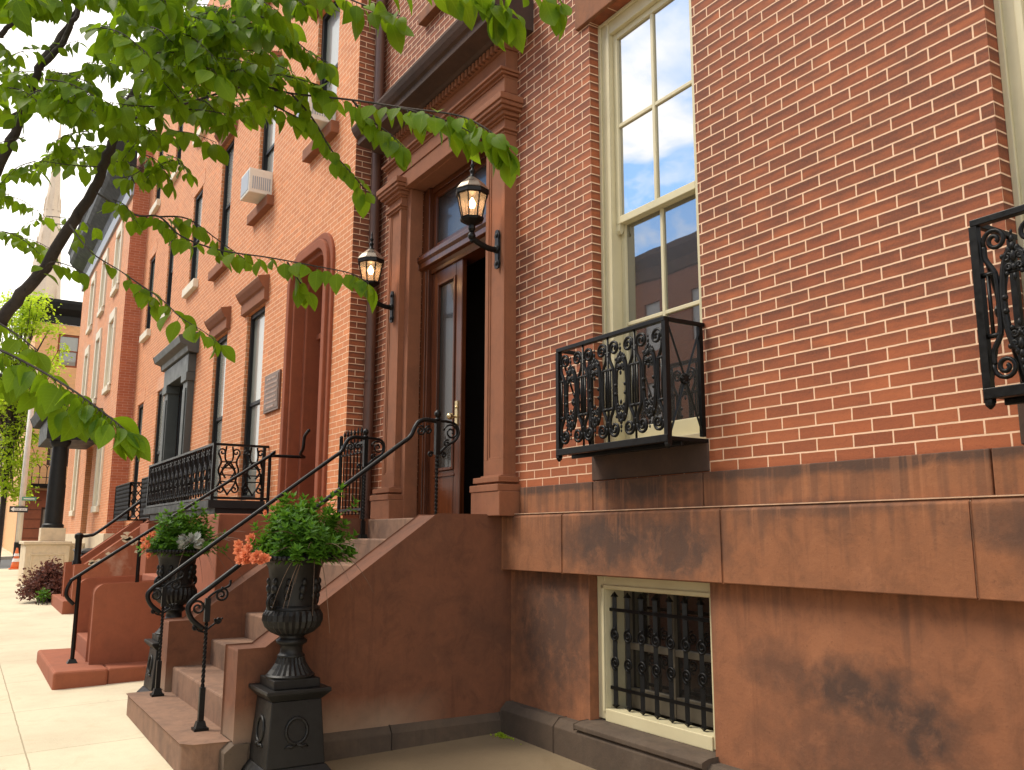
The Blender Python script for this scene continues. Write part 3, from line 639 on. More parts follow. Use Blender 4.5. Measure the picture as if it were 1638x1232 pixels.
# ------------------------------------------------------------------ hand rails of the near stoop
def handrail(x, label):
    t = thing('handrail', (x, -1.3, .14), label, 'handrail', 'railings of the nearest stoop')
    yl, yu = -2.17, -.39
    def P(l): return [(x, a, b) for a, b in l]
    g = G()
    g.frustum((x, yl), .048, .048, .138, .158).frustum((x, yl), .036, .026, .158, .20)
    g.box(x-.018, x+.018, yl-.018, yl+.018, .20, .42).twist(x, yl, .42, .86, .019, 3.5, 36).box(x-.018, x+.018, yl-.018, yl+.018, .86, 1.02)
    g.build('post', 'iron', t)
    g = G()
    g.frustum((x, yu), .04, .03, 1.428, 1.47).box(x-.018, x+.018, yu-.018, yu+.018, 1.47, 1.6).twist(x, yu, 1.6, 2.12, .019, 4, 40).box(x-.02, x+.02, yu-.02, yu+.02, 2.12, 2.40)
    g.lathe([(.012, 0), (.026, .012), (.026, .02), (.014, .03), (.024, .045), (.03, .062), (.024, .08), (.01, .092), (.004, .098)], x, yu, 10, z=2.40)
    smooth_by_angle(g.build('post', 'iron', t), 50)
    # moulded rail from the lower scroll up to the newel
    lo = [(p[0], p[1]) for p in spiral(-2.265, .955, .018, 1.4, 0, 1, 4)]
    path = bez([(-2.19, .81), (-2.27, .88), (-2.30, .96), (-2.26, 1.02), (-2.17, 1.085), (-1.9, 1.295), (-1.3, 1.752), (-.75, 2.17), (-.64, 2.255), (-.595, 2.34), (-.56, 2.385), (-.5, 2.405), (-.40, 2.40)], 8)
    g = G().tube(P(path), .0185, 8)
    g.build('rail', 'iron', t, smooth=True)
    g = G()
    for cu, cz, r0, tr, a0, s_ in ((-2.235, .955, .055, 1.6, R(200), -1), (-2.08, 1.04, .05, 1.6, R(90), -1), (-2.09, .865, .025, 1.3, R(150), 1), (-2.245, .82, .02, 1.2, 0, 1)):
        g.tube(P(spiral(cu, cz, r0, tr, a0, s_, 26)), .008, 6)
    g.tube(P(bez([(-2.17, 1.02), (-2.12, 1.06), (-2.03, 1.10), (-2.02, 1.14)], 6)), .009, 6).tube(P(bez([(-2.17, .80), (-2.12, .84), (-2.06, .88)], 6)), .007, 6)
    g.tube(P(bez([(-2.17, .79), (-2.22, .80), (-2.26, .84)], 6)), .007, 6)
    lab(g.build('scrollwork', 'iron', t, smooth=True), 'scrolls at the foot of the rail'); g = G()
    for cu, cz, r0, tr, a0, s_ in ((-.545, 2.31, .042, 1.5, R(100), -1), (-.26, 2.315, .07, 1.6, R(170), -1), (-.30, 2.22, .03, 1.3, R(60), 1), (-.47, 2.32, .035, 1.4, R(80), 1), (-.45, 2.12, .025, 1.3, R(20), 1), (-.33, 2.12, .025, 1.3, R(160), -1)):
        g.tube(P(spiral(cu, cz, r0, tr, a0, s_, 26)), .008, 6)
    g.tube(P(bez([(-.39, 2.40), (-.31, 2.405), (-.22, 2.385), (-.19, 2.315), (-.22, 2.25), (-.30, 2.20), (-.38, 2.12)], 6)), .012, 7)
    lab(g.build('scrollwork', 'iron', t, smooth=True), 'volutes round the newel head')
    return t
handrail(-6.46, 'nearer iron handrail of the stoop by the open door, with twisted posts')
handrail(-7.99, 'farther iron handrail of that stoop, passing between the two urns')

# spiked iron fence beside the landing
t = thing('iron_fence', (-8.4, -.36, 1.64), 'short spiked black iron fence between stoop landing and neighbouring brick corner', 'fence')
g = G(); n = 8
for i in range(n):
    x = -8.72 + .64*i/(n-1)
    if i in (0, n-1): g.bar([(x, -.36, 1.615), (x, -.36, 2.46)], .03)
    else: g.tube([(x, -.36, 1.66), (x, -.36, 2.47), (x, -.36, 2.485), (x, -.36, 2.54)], [.008, .008, .017, .001], 6)
g.ball((-8.72, -.36, 2.475), .022)
g.build('bars', 'iron', t)
G().box(-8.72, -8.08, -.372, -.348, 2.36, 2.385).box(-8.72, -8.08, -.372, -.348, 1.70, 1.725).build('rail', 'iron', t)
g = G()
for i in range(n-1):
    x = -8.72+.64*(i+.5)/(n-1); g.tube([(x+a, -.36, b) for a, b in arc(0, 2.31, .04, .04, 0, 2*math.pi, 12)], .006, 5)
g.build('ring_row', 'iron', t, smooth=True)

# ------------------------------------------------------------------ window balconies
def window_balcony(x0, x1, label):
    t = thing('window_balcony', ((x0+x1)/2, -.15, 2.0), label, 'window balcony', 'iron window balconies')
    yf, zb, zt = -.31, 2.035, 2.70
    g = G()
    g.box(x0-.01, x1+.01, yf-.018, yf+.02, zt, zt+.028)
    for x in (x0, x1): g.box(x-.012, x+.012, yf+.02, -.002, zt+.002, zt+.026)
    g.build('top_rail', 'iron', t, bevel=.003)
    g = G()
    for x in (x0, x1):
        G().box(x-.016, x+.016, yf-.016, yf+.016, zb-.06, zt).lathe([(.004, -.085), (.018, -.07), (.02, -.06)], x, yf, 8, z=zb).build('corner_post', 'iron', t)
        G().box(x-.013, x+.013, -.05, -.022, zb, zt).build('wall_post', 'iron', t)
    g = G().box(x0-.012, x1+.012, yf-.012, -.002, zb-.035, zb-.012)
    g.box(x0-.014, x1+.014, yf-.020, yf+.016, zb-.045, zb-.002)
    g.box(x0, x1, yf+.1, yf+.12, zb-.06, zb-.035)
    g.build('floor_plate', 'iron', t, bevel=.003)
    # front panel: four lyre-shaped cast units
    g = G(); n = 4; w = (x1-x0-.03)/n; y = yf
    for i in range(n):
        c = x0+.015+w*(i+.5); k = w/.27
        Q = lambda l: [(c+a*k, y, zb+b) for a, b in l]
        for s in (-1, 1):
            g.tube(Q([(s*a, b) for a, b in spiral(.072, .588, .05, 1.7, R(-20), 1, 24)]), .0095, 6)
            g.tube(Q([(s*a, b) for a, b in spiral(.072, .076, .05, 1.7, R(20), -1, 24)]), .0095, 6)
            g.tube(Q(bez([(s*.118, .57), (s*.116, .52), (s*.085, .46), (s*.078, .40), (s*.078, .26), (s*.085, .20), (s*.116, .14), (s*.118, .09)], 5)), .011, 6)
            g.tube(Q([(s*a, b) for a, b in arc(.0, .33, .058, .21, R(-80), R(80), 16)]), .014, 6)
            g.bar(Q([(s*.112, .20), (s*.112, .46)]), .012)
            for zz in (.205, .455): g.tube(Q([(s*.075, zz), (s*.135, zz)]), .011, 6)
            for zz in (.29, .345): g.ball((c+s*k*.047, y-.008, zb+zz), .013, 7, 5)
        for zz, sg in ((.49, 1), (.17, -1)):
            for a, b, r, q in ((0, .085, .009, 1.6), (0, .055, .012, 1.5), (0, .015, .013, 1.9), (-.018, .045, .010, 1.3), (.018, .045, .010, 1.3), (0, -.03, .011, 1.4), (0, -.068, .009, 1.8), (-.03, -.052, .009, 1.2), (.03, -.052, .009, 1.2), (0, .112, .006, 1.8), (-.045, .02, .009, 1.3), (.045, .02, .009, 1.3)):
                g.ball((c+a*k, y-.007, zb+zz+sg*b), r, 7, 5, (1, .8, q))
            for s in (-1, 1):
                for a, b, r in ((.026, .012, .021), (.022, -.028, .016)): g.tube([(c+k*s*u, y-.006, zb+zz+sg*v) for u, v in spiral(a, b, r, 1.3, R(200), -1, 14, .25)], .007, 5)
            g.tube(Q([(-.05, zz-sg*.045), (.05, zz-sg*.045)]), .007, 5)
        if i < n-1: g.bar([(c+w/2, y, zb), (c+w/2, y, zt)], .013)
        for zz in (.545, .12): g.tube(Q([(.118, zz), (.15, zz)]), .010, 6)
    g.build('front_panel', 'iron', t, smooth=True)
    for x, l in ((x0, 'left'), (x1, 'right')):
        g = G().bar([(x, yf+.015, zb), (x, -.03, zt)], .012).bar([(x, yf+.015, zt), (x, -.03, zb)], .012)
        g.ball((x, (yf-.03)/2, (zb+zt)/2), .034, 10, 7, (.6, 1, 1))
        for k in range(8): g.ball((x+.012, (yf-.03)/2+.026*math.cos(k*math.pi/4), (zb+zt)/2+.026*math.sin(k*math.pi/4)), .011, 6, 4)
        g.build('side_panel', 'iron', t)
    return t
window_balcony(-4.815, -3.735, 'iron scrollwork window balcony on the tall cream window, whole in view')
window_balcony(-1.875, -.80, 'iron scrollwork window balcony cut off by the right edge of the photo')

# barred basement window
t = thing('window_grille', (-4.33, .14, .3), 'black iron grille with scroll rows over the basement window', 'window grille')
g = G(); xs = [-4.81+.137*i for i in range(8)]
for x in xs: g.bar([(x, .14, .345), (x, .14, 1.05)], .028); g.frustum((x, .14), .0195, .001, 1.05, 1.085); g.frustum((x, .14), .001, .0195, .322, .345)
g.build('bars', 'iron', t)
g = G()
for z in (.965, .455): g.box(-4.85, -3.83, .122, .13, z-.011, z+.011)
g.build('cross_bars', 'iron', t)
for i, x in enumerate(xs):
    for z, s in ((.80, 1), (.62, -1)):
        G().tube([(a, .117, b) for a, b in spiral(x+.03, z, .045, 1.7, R(90)*s, s, 24)], .0075, 5).build('scroll', 'iron', t, smooth=True)

# ------------------------------------------------------------------ wall lanterns
def wall_lantern(x, z, label):
    t = thing('wall_lantern', (x, -.116, z), label, 'lantern', 'lit lanterns beside the entrance'); y0 = -.118; yl = -.37
    g = G()
    g.prism([(x-.022, z-.16), (x+.022, z-.16), (x+.034, z-.12), (x+.022, z-.09), (x+.03, z), (x+.022, z+.09), (x+.034, z+.12), (x+.018, z+.165), (x-.018, z+.165), (x-.034, z+.12), (x-.022, z+.09), (x-.03, z), (x-.022, z-.09), (x-.034, z-.12)], 'y', y0-.016, y0)
    for s in (-1, 1): g.ball((x, y0-.018, z+s*.12), .02, 8, 6, (1, .5, 1))
    g.build('wall_plate', 'iron', t, bevel=.004)
    g = G().tube([(x, a, b) for a, b in bez([(y0, z+.0), (-.20, z-.005), (-.29, z+.02), (yl+.01, z+.055), (yl, z+.10)], 6)], .025, 8)
    g.ball((x, yl, z+.07), .034, 10, 7).tube([(x, y0-.03, z), (x, y0, z)], .034, 10).ball((x, yl, z+.03), .018)
    g.build('arm', 'iron', t, smooth=True)
    zb = z+.11
    g = G().lathe([(.02, 0), (.032, .02), (.028, .05), (.075, .075), (.098, .09), (.104, .11), (.09, .118)], x, yl, 8, z=zb)
    lo, hi, h0, h1 = .086, .126, zb+.112, zb+.308
    for k in range(8):
        a = 2*math.pi*k/8
        g.bar([(x+lo*math.cos(a), yl+lo*math.sin(a), h0), (x+hi*math.cos(a), yl+hi*math.sin(a), h1)], .009)
    g.lathe([(.128, 0), (.142, .008), (.142, .038), (.13, .044)], x, yl, 8, z=h1-.005)
    g.build('cage', 'iron', t)
    g = G()
    for k in range(8):
        a, b = 2*math.pi*k/8, 2*math.pi*(k+1)/8; q = .97
        g.add([(x+lo*q*math.cos(a), yl+lo*q*math.sin(a), h0), (x+lo*q*math.cos(b), yl+lo*q*math.sin(b), h0), (x+hi*q*math.cos(b), yl+hi*q*math.sin(b), h1), (x+hi*q*math.cos(a), yl+hi*q*math.sin(a), h1)], [(0,1,2,3)])
    g.build('glass', 'lampglass', t)
    g = G().lathe([(.146, 0), (.135, .012), (.105, .055), (.06, .095), (.03, .12)], x, yl, 8, z=h1+.038); g.build('lid', 'zinc', t)
    g = G().lathe([(.03, 0), (.034, .012), (.018, .02), (.016, .05), (.024, .06), (.024, .07), (.012, .08), (.012, .10), (.022, .112), (.010, .13), (.009, .165), (.002, .20)], x, yl, 10, z=h1+.15)
    g.build('finial', 'iron', t, smooth=True)
    g = G().lathe([(.012, 0), (.024, .02), (.03, .045), (.018, .07), (.003, .095)], x, yl, 10, z=h0+.085); g.build('bulb', 'bulb', t, smooth=True)
    G().tube([(x, yl, h0-.01), (x, yl, h0+.085)], .014, 8).build('candle_tube', 'signwhite', t)
    ld = bpy.data.lights.new('lantern_light', 'POINT'); ld.energy = 1.6; ld.color = (1, .66, .34); ld.shadow_soft_size = .03
    lo_ = bpy.data.objects.new('lantern_light', ld); COL.objects.link(lo_); lo_.parent = t; lo_.location = (0, yl+.116, h0+.13-z)
    return t
wall_lantern(-5.95, 3.80, 'lit black wall lantern on the right-hand stone pilaster, the larger in view')
wall_lantern(-8.05, 3.78, 'lit black wall lantern on the left-hand stone pilaster by the downspout')

# ------------------------------------------------------------------ pedestals, urns, plants
def pedestal(cx, cy, zb, label):
    t = thing('urn_pedestal', (cx, cy, zb), label, 'pedestal', 'cast iron urn pedestals'); zt = .505
    g = G().frustum((cx, cy), .188, .160, zb+.10, zt-.07)
    g.build('body', 'castiron', t, bevel=.006)
    g = G().frustum((cx, cy), .235, .235, zb-.03, zb+.045).frustum((cx, cy), .235, .19, zb+.045, zb+.10)
    g.build('base', 'castiron', t, bevel=.005)
    g = G().frustum((cx, cy), .160, .205, zt-.07, zt-.025).frustum((cx, cy), .207, .207, zt-.025, zt).frustum((cx, cy), .150, .150, zt, zt+.055)
    g.build('cap', 'castiron', t, bevel=.005)
    zc = zb+.31; off = .180
    for ax, sg in (('y', -1), ('x', 1)):
        g = G()
        def P(a, b, o=.0):
            q = .188+(.160-.188)*((zc+b)-zb-.10)/(zt-.07-zb-.10)+o
            return (cx+a, cy+sg*q, zc+b) if ax == 'y' else (cx+sg*q, cy+a, zc+b)
        g.tube([P(.068*math.sin(k*2*math.pi/24), .075*math.cos(k*2*math.pi/24), .004) for k in range(24)], [.009+.003*(k % 2) for k in range(24)], 6, closed=True)
        for s in (-1, 1): g.tube([P(0, -.078, .006), P(s*.035, -.092, .008), P(s*.055, -.085, .006), P(s*.075, -.098, .004)], [.009, .01, .009, .004], 6)
        g.build('wreath', 'castiron', t, smooth=True)
    return t
def urn(cx, cy, z, label):
    t = thing('garden_urn', (cx, cy, z), label, 'urn', 'black cast iron urns')
    fl = lambda h, k: 1+.07*(1 if k % 2 else -1)
    g = G().lathe([(.152, 0), (.156, .012), (.145, .022)], cx, cy, 48, z=z).lathe([(.140, 0.022), (.118, .05), (.095, .085), (.083, .125)], cx, cy, 48, lambda h, k: 1+.035*(1 if k % 2 else -1), z=z)
    g.build('foot', 'castiron', t)
    g = G().lathe([(.080, .12), (.090, .13), (.080, .14), (.072, .15), (.070, .19), (.078, .20), (.098, .212), (.1, .228), (.085, .24), (.075, .25), (.09, .262)], cx, cy, 32, z=z)
    g.build('stem', 'castiron', t, smooth=True)
    g = G().lathe([(.088, .258), (.135, .28), (.172, .315), (.188, .355), (.186, .39), (.172, .42)], cx, cy, 56, lambda h, k: 1+(.032 if .26 < h < .41 else .01)*(1 if k % 2 else -1), z=z)
    g.build('gadrooned_bowl', 'castiron', t)
    g = G().lathe([(.160, .41), (.172, .425), (.168, .44), (.150, .45), (.150, .50), (.156, .60), (.168, .68), (.185, .715), (.215, .738), (.262, .748)], cx, cy, 40, z=z)
    # frieze of foliage in relief
    for k in range(10):
        a = 2*math.pi*k/10
        for h, r, d in ((.51, .02, .150), (.555, .026, .152), (.60, .02, .157)):
            g.ball((cx+d*math.cos(a+.1*(h-.5)*10), cy+d*math.sin(a+.1*(h-.5)*10), z+h), r, 7, 5, (1, 1, 1.3))
    smooth_by_angle(g.build('body', 'castiron', t), 50)
    g = G()
    for k in range(56):
        a = 2*math.pi*k/56; g.ball((cx+.268*math.cos(a), cy+.268*math.sin(a), z+.752), .016, 6, 4)
    g.lathe([(.24, .74), (.27, .745), (.272, .76), (.25, .765)], cx, cy, 40, z=z)
    g.build('rim', 'castiron', t)
    # scrolled side handles on the shoulder
    for a in (-R(60), R(120)):
        g = G(); ca, sa = math.cos(a), math.sin(a)
        g.tube([(cx+(.15+u)*ca, cy+(.15+u)*sa, z+.47+v) for u, v in spiral(.045, 0, .05, 1.5, R(90), -1, 20)], .012, 6); g.ball((cx+.19*ca, cy+.19*sa, z+.47), .022)
        g.build('handle', 'castiron', t, smooth=True)
    G().lathe([(.02, 0), (.235, 0), (.235, .012), (.02, .014)], cx, cy, 24, z=z+.735).build('soil', 'soil', t)
    return t
def bush(cx, cy, z, rx, rz, n, seed, label, tilt=0.0):
    rr = random.Random(seed); g = G(); gs = G()
    t = thing('leafy_shrub', (cx, cy, z), label, 'potted shrub', 'green shrubs growing in the urns')
    for i in range(n):
        a = rr.uniform(0, 2*math.pi); el = math.asin(rr.uniform(-.05, 1)); q = rr.uniform(.45, 1.0)**.5*(rr.uniform(1.05, 1.28) if i % 7 == 0 else rr.uniform(.85, 1))
        bump = 1+.18*math.sin(3*a+seed)+.14*math.sin(5*el+2*a)
        tip = Vector((cx+rx*q*bump*math.cos(a)*math.cos(el), cy+rx*q*bump*math.sin(a)*math.cos(el), z+.01+rz*q*bump*max(.02, math.sin(el))))
        base = Vector((cx+rr.uniform(-.07, .07), cy+rr.uniform(-.07, .07), z))
        gs.tube([base, base.lerp(tip, .55)+Vector((0, 0, .03)), tip], [.004, .003, .0015], 4, caps=False)
        ax = (tip-base).normalized()*.6+Vector((0, 0, .7)); ax.normalize()
        for w, (hh, sp, m) in enumerate(((0, .55, 5), (-.022, 1.0, 5), (-.05, 1.25, 4))):
            for k in range(m):
                th = 2*math.pi*k/m + w*.7 + rr.uniform(-.3, .3)
                o = ax.orthogonal().normalized(); o = Matrix.Rotation(th, 3, ax) @ o
                d = (ax*math.cos(sp)+o*math.sin(sp)).normalized()
                leaf(g, tip+ax*hh, d, ax, rr.uniform(.042, .068), rr.uniform(.019, .027), .3, .2, 3)
    g.build('foliage', 'leaf_bush', t); gs.build('stems', 'leaf_bush', t)
    return t
def blossoms(pts, r, label, seed, mat='coral', name='coral_flowers', grp='coral flowers in the urns'):
    rr = random.Random(seed); c0 = pts[0]
    t = thing(name, c0, label, 'flowers', grp)
    for p in pts:
        g = G(); p = Vector(p); out = Vector((rr.uniform(.0, 1.0), rr.uniform(-1.0, -.35), rr.uniform(.0, .6))).normalized()
        for ring, (m, L, sp) in enumerate(((7, r, 1.35), (6, r*.72, .9), (4, r*.45, .45))):
            for k in range(m):
                o = Matrix.Rotation(2*math.pi*k/m+ring*.5+rr.uniform(-.15, .15), 3, out) @ out.orthogonal().normalized()
                leaf(g, p, (out*math.cos(sp)+o*math.sin(sp)), out, L*rr.uniform(.85, 1.1), L*.95, -.3, -.15, 3)
        g.ball(p+out*r*.2, r*.16, 6, 5)
        g.build('blossom', mat, t)
    return t
def spikes(cx, cy, z, a0, a1, n, seed, label, L=.5):
    rr = random.Random(seed); t = thing('spike_grass', (cx, cy, z), label, 'grass', 'wispy spike plants in the urns'); g = G()
    for i in range(n):
        a = rr.uniform(a0, a1); l = L*rr.uniform(.6, 1.15); h = rr.uniform(-.1, .55)
        pts = [(cx+.05*math.cos(a)+l*q*math.cos(a), cy+.05*math.sin(a)+l*q*math.sin(a), z+.03+l*(h*q-1.05*(q**2.2)*(.3+.5*(h < .2)))) for q in [k/8 for k in range(9)]]
        g.tube(pts, [.0045*(1-.8*q/8) for q in range(9)], 4)
    g.build('blades', 'spike', t); return t
def silver(cx, cy, z, r, n, seed, label):
    rr = random.Random(seed); t = thing('silver_foliage_plant', (cx, cy, z), label, 'plant'); g = G()
    for i in range(n):
        a = rr.uniform(0, 6.28); e = rr.uniform(-.3, 1.1); d = Vector((math.cos(a)*math.cos(e), math.sin(a)*math.cos(e), math.sin(e)))
        p = Vector((cx, cy, z))+d*r*rr.uniform(.3, .8); L = r*rr.uniform(.35, .55)
        for s in (-.7, -.35, 0, .35, .7):
            o = d.orthogonal().normalized(); dd = (d+o*s*1.3).normalized(); leaf(g, p, dd, d.cross(o), L*(1-.3*abs(s)), L*.34, .2, .2, 3)
    g.build('foliage', 'silver', t); return t
NX, NY = -5.725, -1.80; FX, FY = -8.72, -1.93
pedestal(NX, NY, gz(NX, NY), 'nearest black iron urn pedestal with wreath relief, standing right of the stoop')
pedestal(FX, FY, gz(FX, FY)+.0, 'black iron urn pedestal behind the far side wall of the stoop, mostly hidden')
urn(NX, NY, .56, 'large black iron urn in front, the one on the wholly visible pedestal')
urn(FX, FY, .56, 'black iron urn farther left, behind the far stoop wall and handrails')
bush(NX+.02, NY+.03, 1.31, .31, .37, 330, 3, 'glossy green shrub in the nearest urn with coral flowers at its foot')
bush(FX, FY+.03, 1.31, .30, .38, 280, 5, 'bright green shrub in the farther urn beside silver foliage')
rr = random.Random(4)
fl = []
for i in range(34):
    a = rr.uniform(R(226), R(306)); q = rr.uniform(.30, .365); fl.append((NX+q*math.cos(a), NY+q*math.sin(a), 1.295+rr.uniform(0, .16)*max(.25, 1.2-(a-R(226)))))

blossoms(fl, .040, 'coral begonia blossoms spilling over the street side of the nearest urn', 8)
blossoms([(NX+.02, NY-.22, 1.60), (NX+.22, NY-.1, 1.43), (NX-.2, NY-.1, 1.54)], .022, 'few small coral buds up among the leaves of the nearest shrub', 9)
fl = [(FX+.31*math.cos(a), FY+.31*math.sin(a), 1.33+rr.uniform(0, .12)) for a in [R(225+7*i) for i in range(11)]] + [(FX-.1, FY-.2, 1.47), (FX-.2, FY-.22, 1.27)]
blossoms(fl, .036, 'coral begonia blossoms on the left rim of the farther urn', 10)
silver(FX+.24, FY+.05, 1.365, .115, 110, 11, 'silvery white foliage plant at the front rim of the farther urn')
spikes(NX+.08, NY+.1, 1.33, R(-55), R(60), 14, 12, 'thin brown grass blades arching from the right of the nearest urn', .48)
spikes(FX+.08, FY+.1, 1.34, R(-40), R(60), 14, 13, 'thin brown grass blades arching right from the farther urn', .5)
# ------------------------------------------------------------------ neighbouring houses
def plain_window(par, x0, x1, z0, z1, y, mat='black', glass='glass_d', zm=None, axis='y', w=.07, label=None, depth=.12):
    """frame with meeting rail; pane as sub-part. axis 'x' stands in a wall that faces +x"""
    zm = zm or (z0+z1)/2; g = G()
    def bx(a, b, d0, d1, c, d):
        if axis == 'y': g.box(a, b, y+d0, y+d1, c, d)
        else: g.box(y-d1, y-d0, a, b, c, d)
    bx(x0, x0+w, 0, depth, z0, z1); bx(x1-w, x1, 0, depth, z0, z1); bx(x0+w, x1-w, 0, depth, z1-w, z1); bx(x0+w, x1-w, -.01, depth, z0, z0+w)
    bx(x0+w, x1-w, .03, .07, zm-.025, zm+.025); bx(x0+w, x0+w+.03, .035, .08, z0+w, zm-.025); bx(x1-w-.03, x1-w, .035, .08, z0+w, zm-.025)
    F = g.build('window', mat, par)
    if label: lab(F, label)
    g = G()
    for a, b, o in ((z0+w, zm, .06), (zm, z1-w, .045)):
        if axis == 'y': g.add([(x0+w-.003, y+o, a), (x1-w+.003, y+o, a), (x1-w+.003, y+o, b), (x0+w-.003, y+o, b)], [(0,1,2,3)])
        else: g.add([(y-o, x0+w-.003, a), (y-o, x1-w+.003, a), (y-o, x1-w+.003, b), (y-o, x0+w-.003, b)], [(0,1,2,3)])
    g.build('pane', glass, F)
    return F

# ---- house with the arched doorway
YA = -.30
HA = thing('brick_townhouse', (-12.4, YA, 0), 'orange brick townhouse with round-cornered brownstone doorway and bronze plaque', 'house')
w1 = [(-12.93, -12.02, 1.95, 4.72), (-14.93, -14.08, 1.95, 4.72)]
w2 = [(-10.25, -9.46, 6.34, 8.2), (-12.80, -12.00, 6.28, 8.2), (-15.18, -14.42, 6.0, 8.28)]
w3 = [(-10.25, -9.46, 9.9, 11.5), (-12.80, -12.00, 9.9, 11.5), (-15.18, -14.42, 9.9, 11.5)]
door = (-10.78, -9.42, 1.0, 4.86)
G().wall('y', YA, -16.0, -8.76, 1.62, 12.4, w1+w2+w3+[door], .2).build('wall', 'brick_o', HA)
G().wall('x', -8.76, YA, .0, .2, 12.4, [], -.1).build('side_wall', 'brick', HA)
G().box(-16, -8.761, YA+.21, 7, 12.3, 12.4).box(-8.9, -8.761, .012, 7, 0, 12.3).box(-16, -8.9, 6.9, 7, 0, 12.3).build('rear_wall', 'brick_o', HA)
G().box(-16.0, -8.762, YA-.03, YA+.2, -.3, 1.618).build('basement_wall', 'stucco_a', HA, bevel=.01)
for a, b, c, d in w1:
    plain_window(HA, a, b, c, d, YA+.05, 'black', 'glass_w' , 3.35)
    g = G().prism([(YA-.001, 4.72), (YA-.06, 4.74), (YA-.06, 4.90), (YA-.09, 4.92), (YA-.14, 5.00), (YA-.16, 5.05), (YA-.001, 5.09)], 'x', a-.14, b+.14)
    g.build('lintel_hood', 'stone_e', HA, bevel=.006)
for a, b, c, d in w2+w3:
    plain_window(HA, a, b, c, d, YA+.05, 'black', 'glass_w' if c < 9 else 'glass', None)
    G().prism([(YA-.001, d), (YA-.06, d+.02), (YA-.06, d+.16), (YA-.12, d+.22), (YA-.15, d+.27), (YA-.001, d+.30)], 'x', a-.14, b+.14).build('lintel_hood', 'stone_e', HA, bevel=.006)
    G().box(a-.12, b+.12, YA-.10, YA+.09, c-.16, c-.005).build('sill', 'stone_e', HA, bevel=.01)
# doorway: concentric mouldings with rounded top corners
def arch_ring(x0, x1, z0, z1, r, wd, ya, yb, mat, par, name):
    def out(o):
        a, b, t, q = x0+o, x1-o, z1-o, max(.05, r-o)
        return [(a, z0)] + [(p[0], p[1]) for p in arc(a+q, t-q, q, q, math.pi, math.pi/2, 8)] + [(p[0], p[1]) for p in arc(b-q, t-q, q, q, math.pi/2, 0, 8)] + [(b, z0)]
    A, B = out(0), out(wd); n = len(A); g = G()
    v = [(p[0], ya, p[1]) for p in A]+[(p[0], ya, p[1]) for p in B]+[(p[0], yb, p[1]) for p in A]+[(p[0], yb, p[1]) for p in B]
    f = []
    for i in range(n-1): f += [(i, i+1, n+i+1, n+i), (2*n+i+1, 2*n+i, 3*n+i, 3*n+i+1), (i+1, i, 2*n+i, 2*n+i+1), (n+i, n+i+1, 3*n+i+1, 3*n+i)]
    g.add(v, f)
    return g.build(name, mat, par, bevel=.012)
DS = arch_ring(-10.90, -9.28, 1.62, 5.03, .42, .09, YA-.035, YA+.05, 'brownpaint', HA, 'door_surround')
arch_ring(-10.82, -9.36, 1.62, 4.95, .37, .11, YA-.075, YA+.05, 'brownpaint', DS, 'moulding')
arch_ring(-10.73, -9.45, 1.62, 4.86, .32, .08, YA-.02, YA+.28, 'brownpaint', DS, 'moulding')
arch_ring(-10.66, -9.52, 1.62, 4.79, .28, .10, YA+.12, YA+.36, 'brownpaint', DS, 'moulding')
g = G().box(-10.57, -9.61, YA+.30, YA+.40, 3.86, 4.02).box(-10.57, -9.61, YA+.26, YA+.31, 3.92, 3.99).box(-10.57, -10.44, YA+.34, YA+.44, 1.62, 4.7).box(-9.74, -9.61, YA+.34, YA+.44, 1.62, 4.7)
g.build('door_frame', 'brownpaint', HA, bevel=.008)
g = G().box(-10.44, -9.74, YA+.40, YA+.45, 1.66, 2.5).box(-10.44, -10.33, YA+.40, YA+.45, 2.5, 3.86).box(-9.85, -9.74, YA+.40, YA+.45, 2.5, 3.86).box(-10.33, -9.85, YA+.40, YA+.45, 3.74, 3.86)
D = g.build('door', 'wood', HA, bevel=.008)
G().box(-10.34, -9.84, YA+.42, YA+.43, 2.49, 3.75).build('pane', 'glass_d', D)
G().ball((-9.80, YA+.36, 2.55), .035, 10, 7).build('handle', 'brass', D)
T_ = G().box(-10.45, -9.73, YA+.415, YA+.425, 4.02, 4.72).build('transom_pane', 'glass_d', HA)
tag(None or G().box(-11.75, -11.10, YA-.03, YA-.001, 3.08, 3.60).box(-11.72, -11.13, YA-.036, YA-.029, 3.11, 3.57).build('wall_plaque', 'bronze', bevel=.004), 'bronze plaque with rows of lettering on orange brick, left of arched doorway', 'plaque')
PQ = bpy.data.objects['wall_plaque']
rr = random.Random(2); g = G()
for i in range(7):
    z = 3.53-.064*i; w = [.20, .26, .25, .27, .22, .26, .15][i]; x = -11.425-w
    while x < -11.425+w:
        l = rr.uniform(.02, .07); g.box(x, min(x+l, -11.425+w), YA-.040, YA-.035, z-.014, z+.012); x += l+.012
g.build('lettering', 'bronze_l', PQ)

# window air conditioner
def air_con(x, y, z, w, h, d, label):
    t = thing('air_conditioner', (x, y, z), label, 'air conditioner', 'window air conditioners on the brick house')
    G().box(x-w/2, x+w/2, y-d, y+.1, z, z+h).build('casing', 'acwhite', t, bevel=.012)
    g = G().box(x-w/2+.03, x+w/2-.03, y-d-.006, y-d+.001, z+.04, z+h-.04)
    g.build('rear_grille', 'acgrille', t)
    g = G()
    for i in range(9): g.box(x+w/2-.001, x+w/2+.005, y-d+.05+.03*i, y-d+.065+.03*i, z+.06, z+h-.12)
    g.build('side_louvres', 'acgrille', t)
air_con(-12.22, YA-.005, 6.30, .44, .37, .33, 'off-white window air conditioner on a brown sill, its whole casing in view')
air_con(-9.72, YA-.005, 6.36, .46, .37, .33, 'off-white window air conditioner half hidden by leaves beside the brick corner')

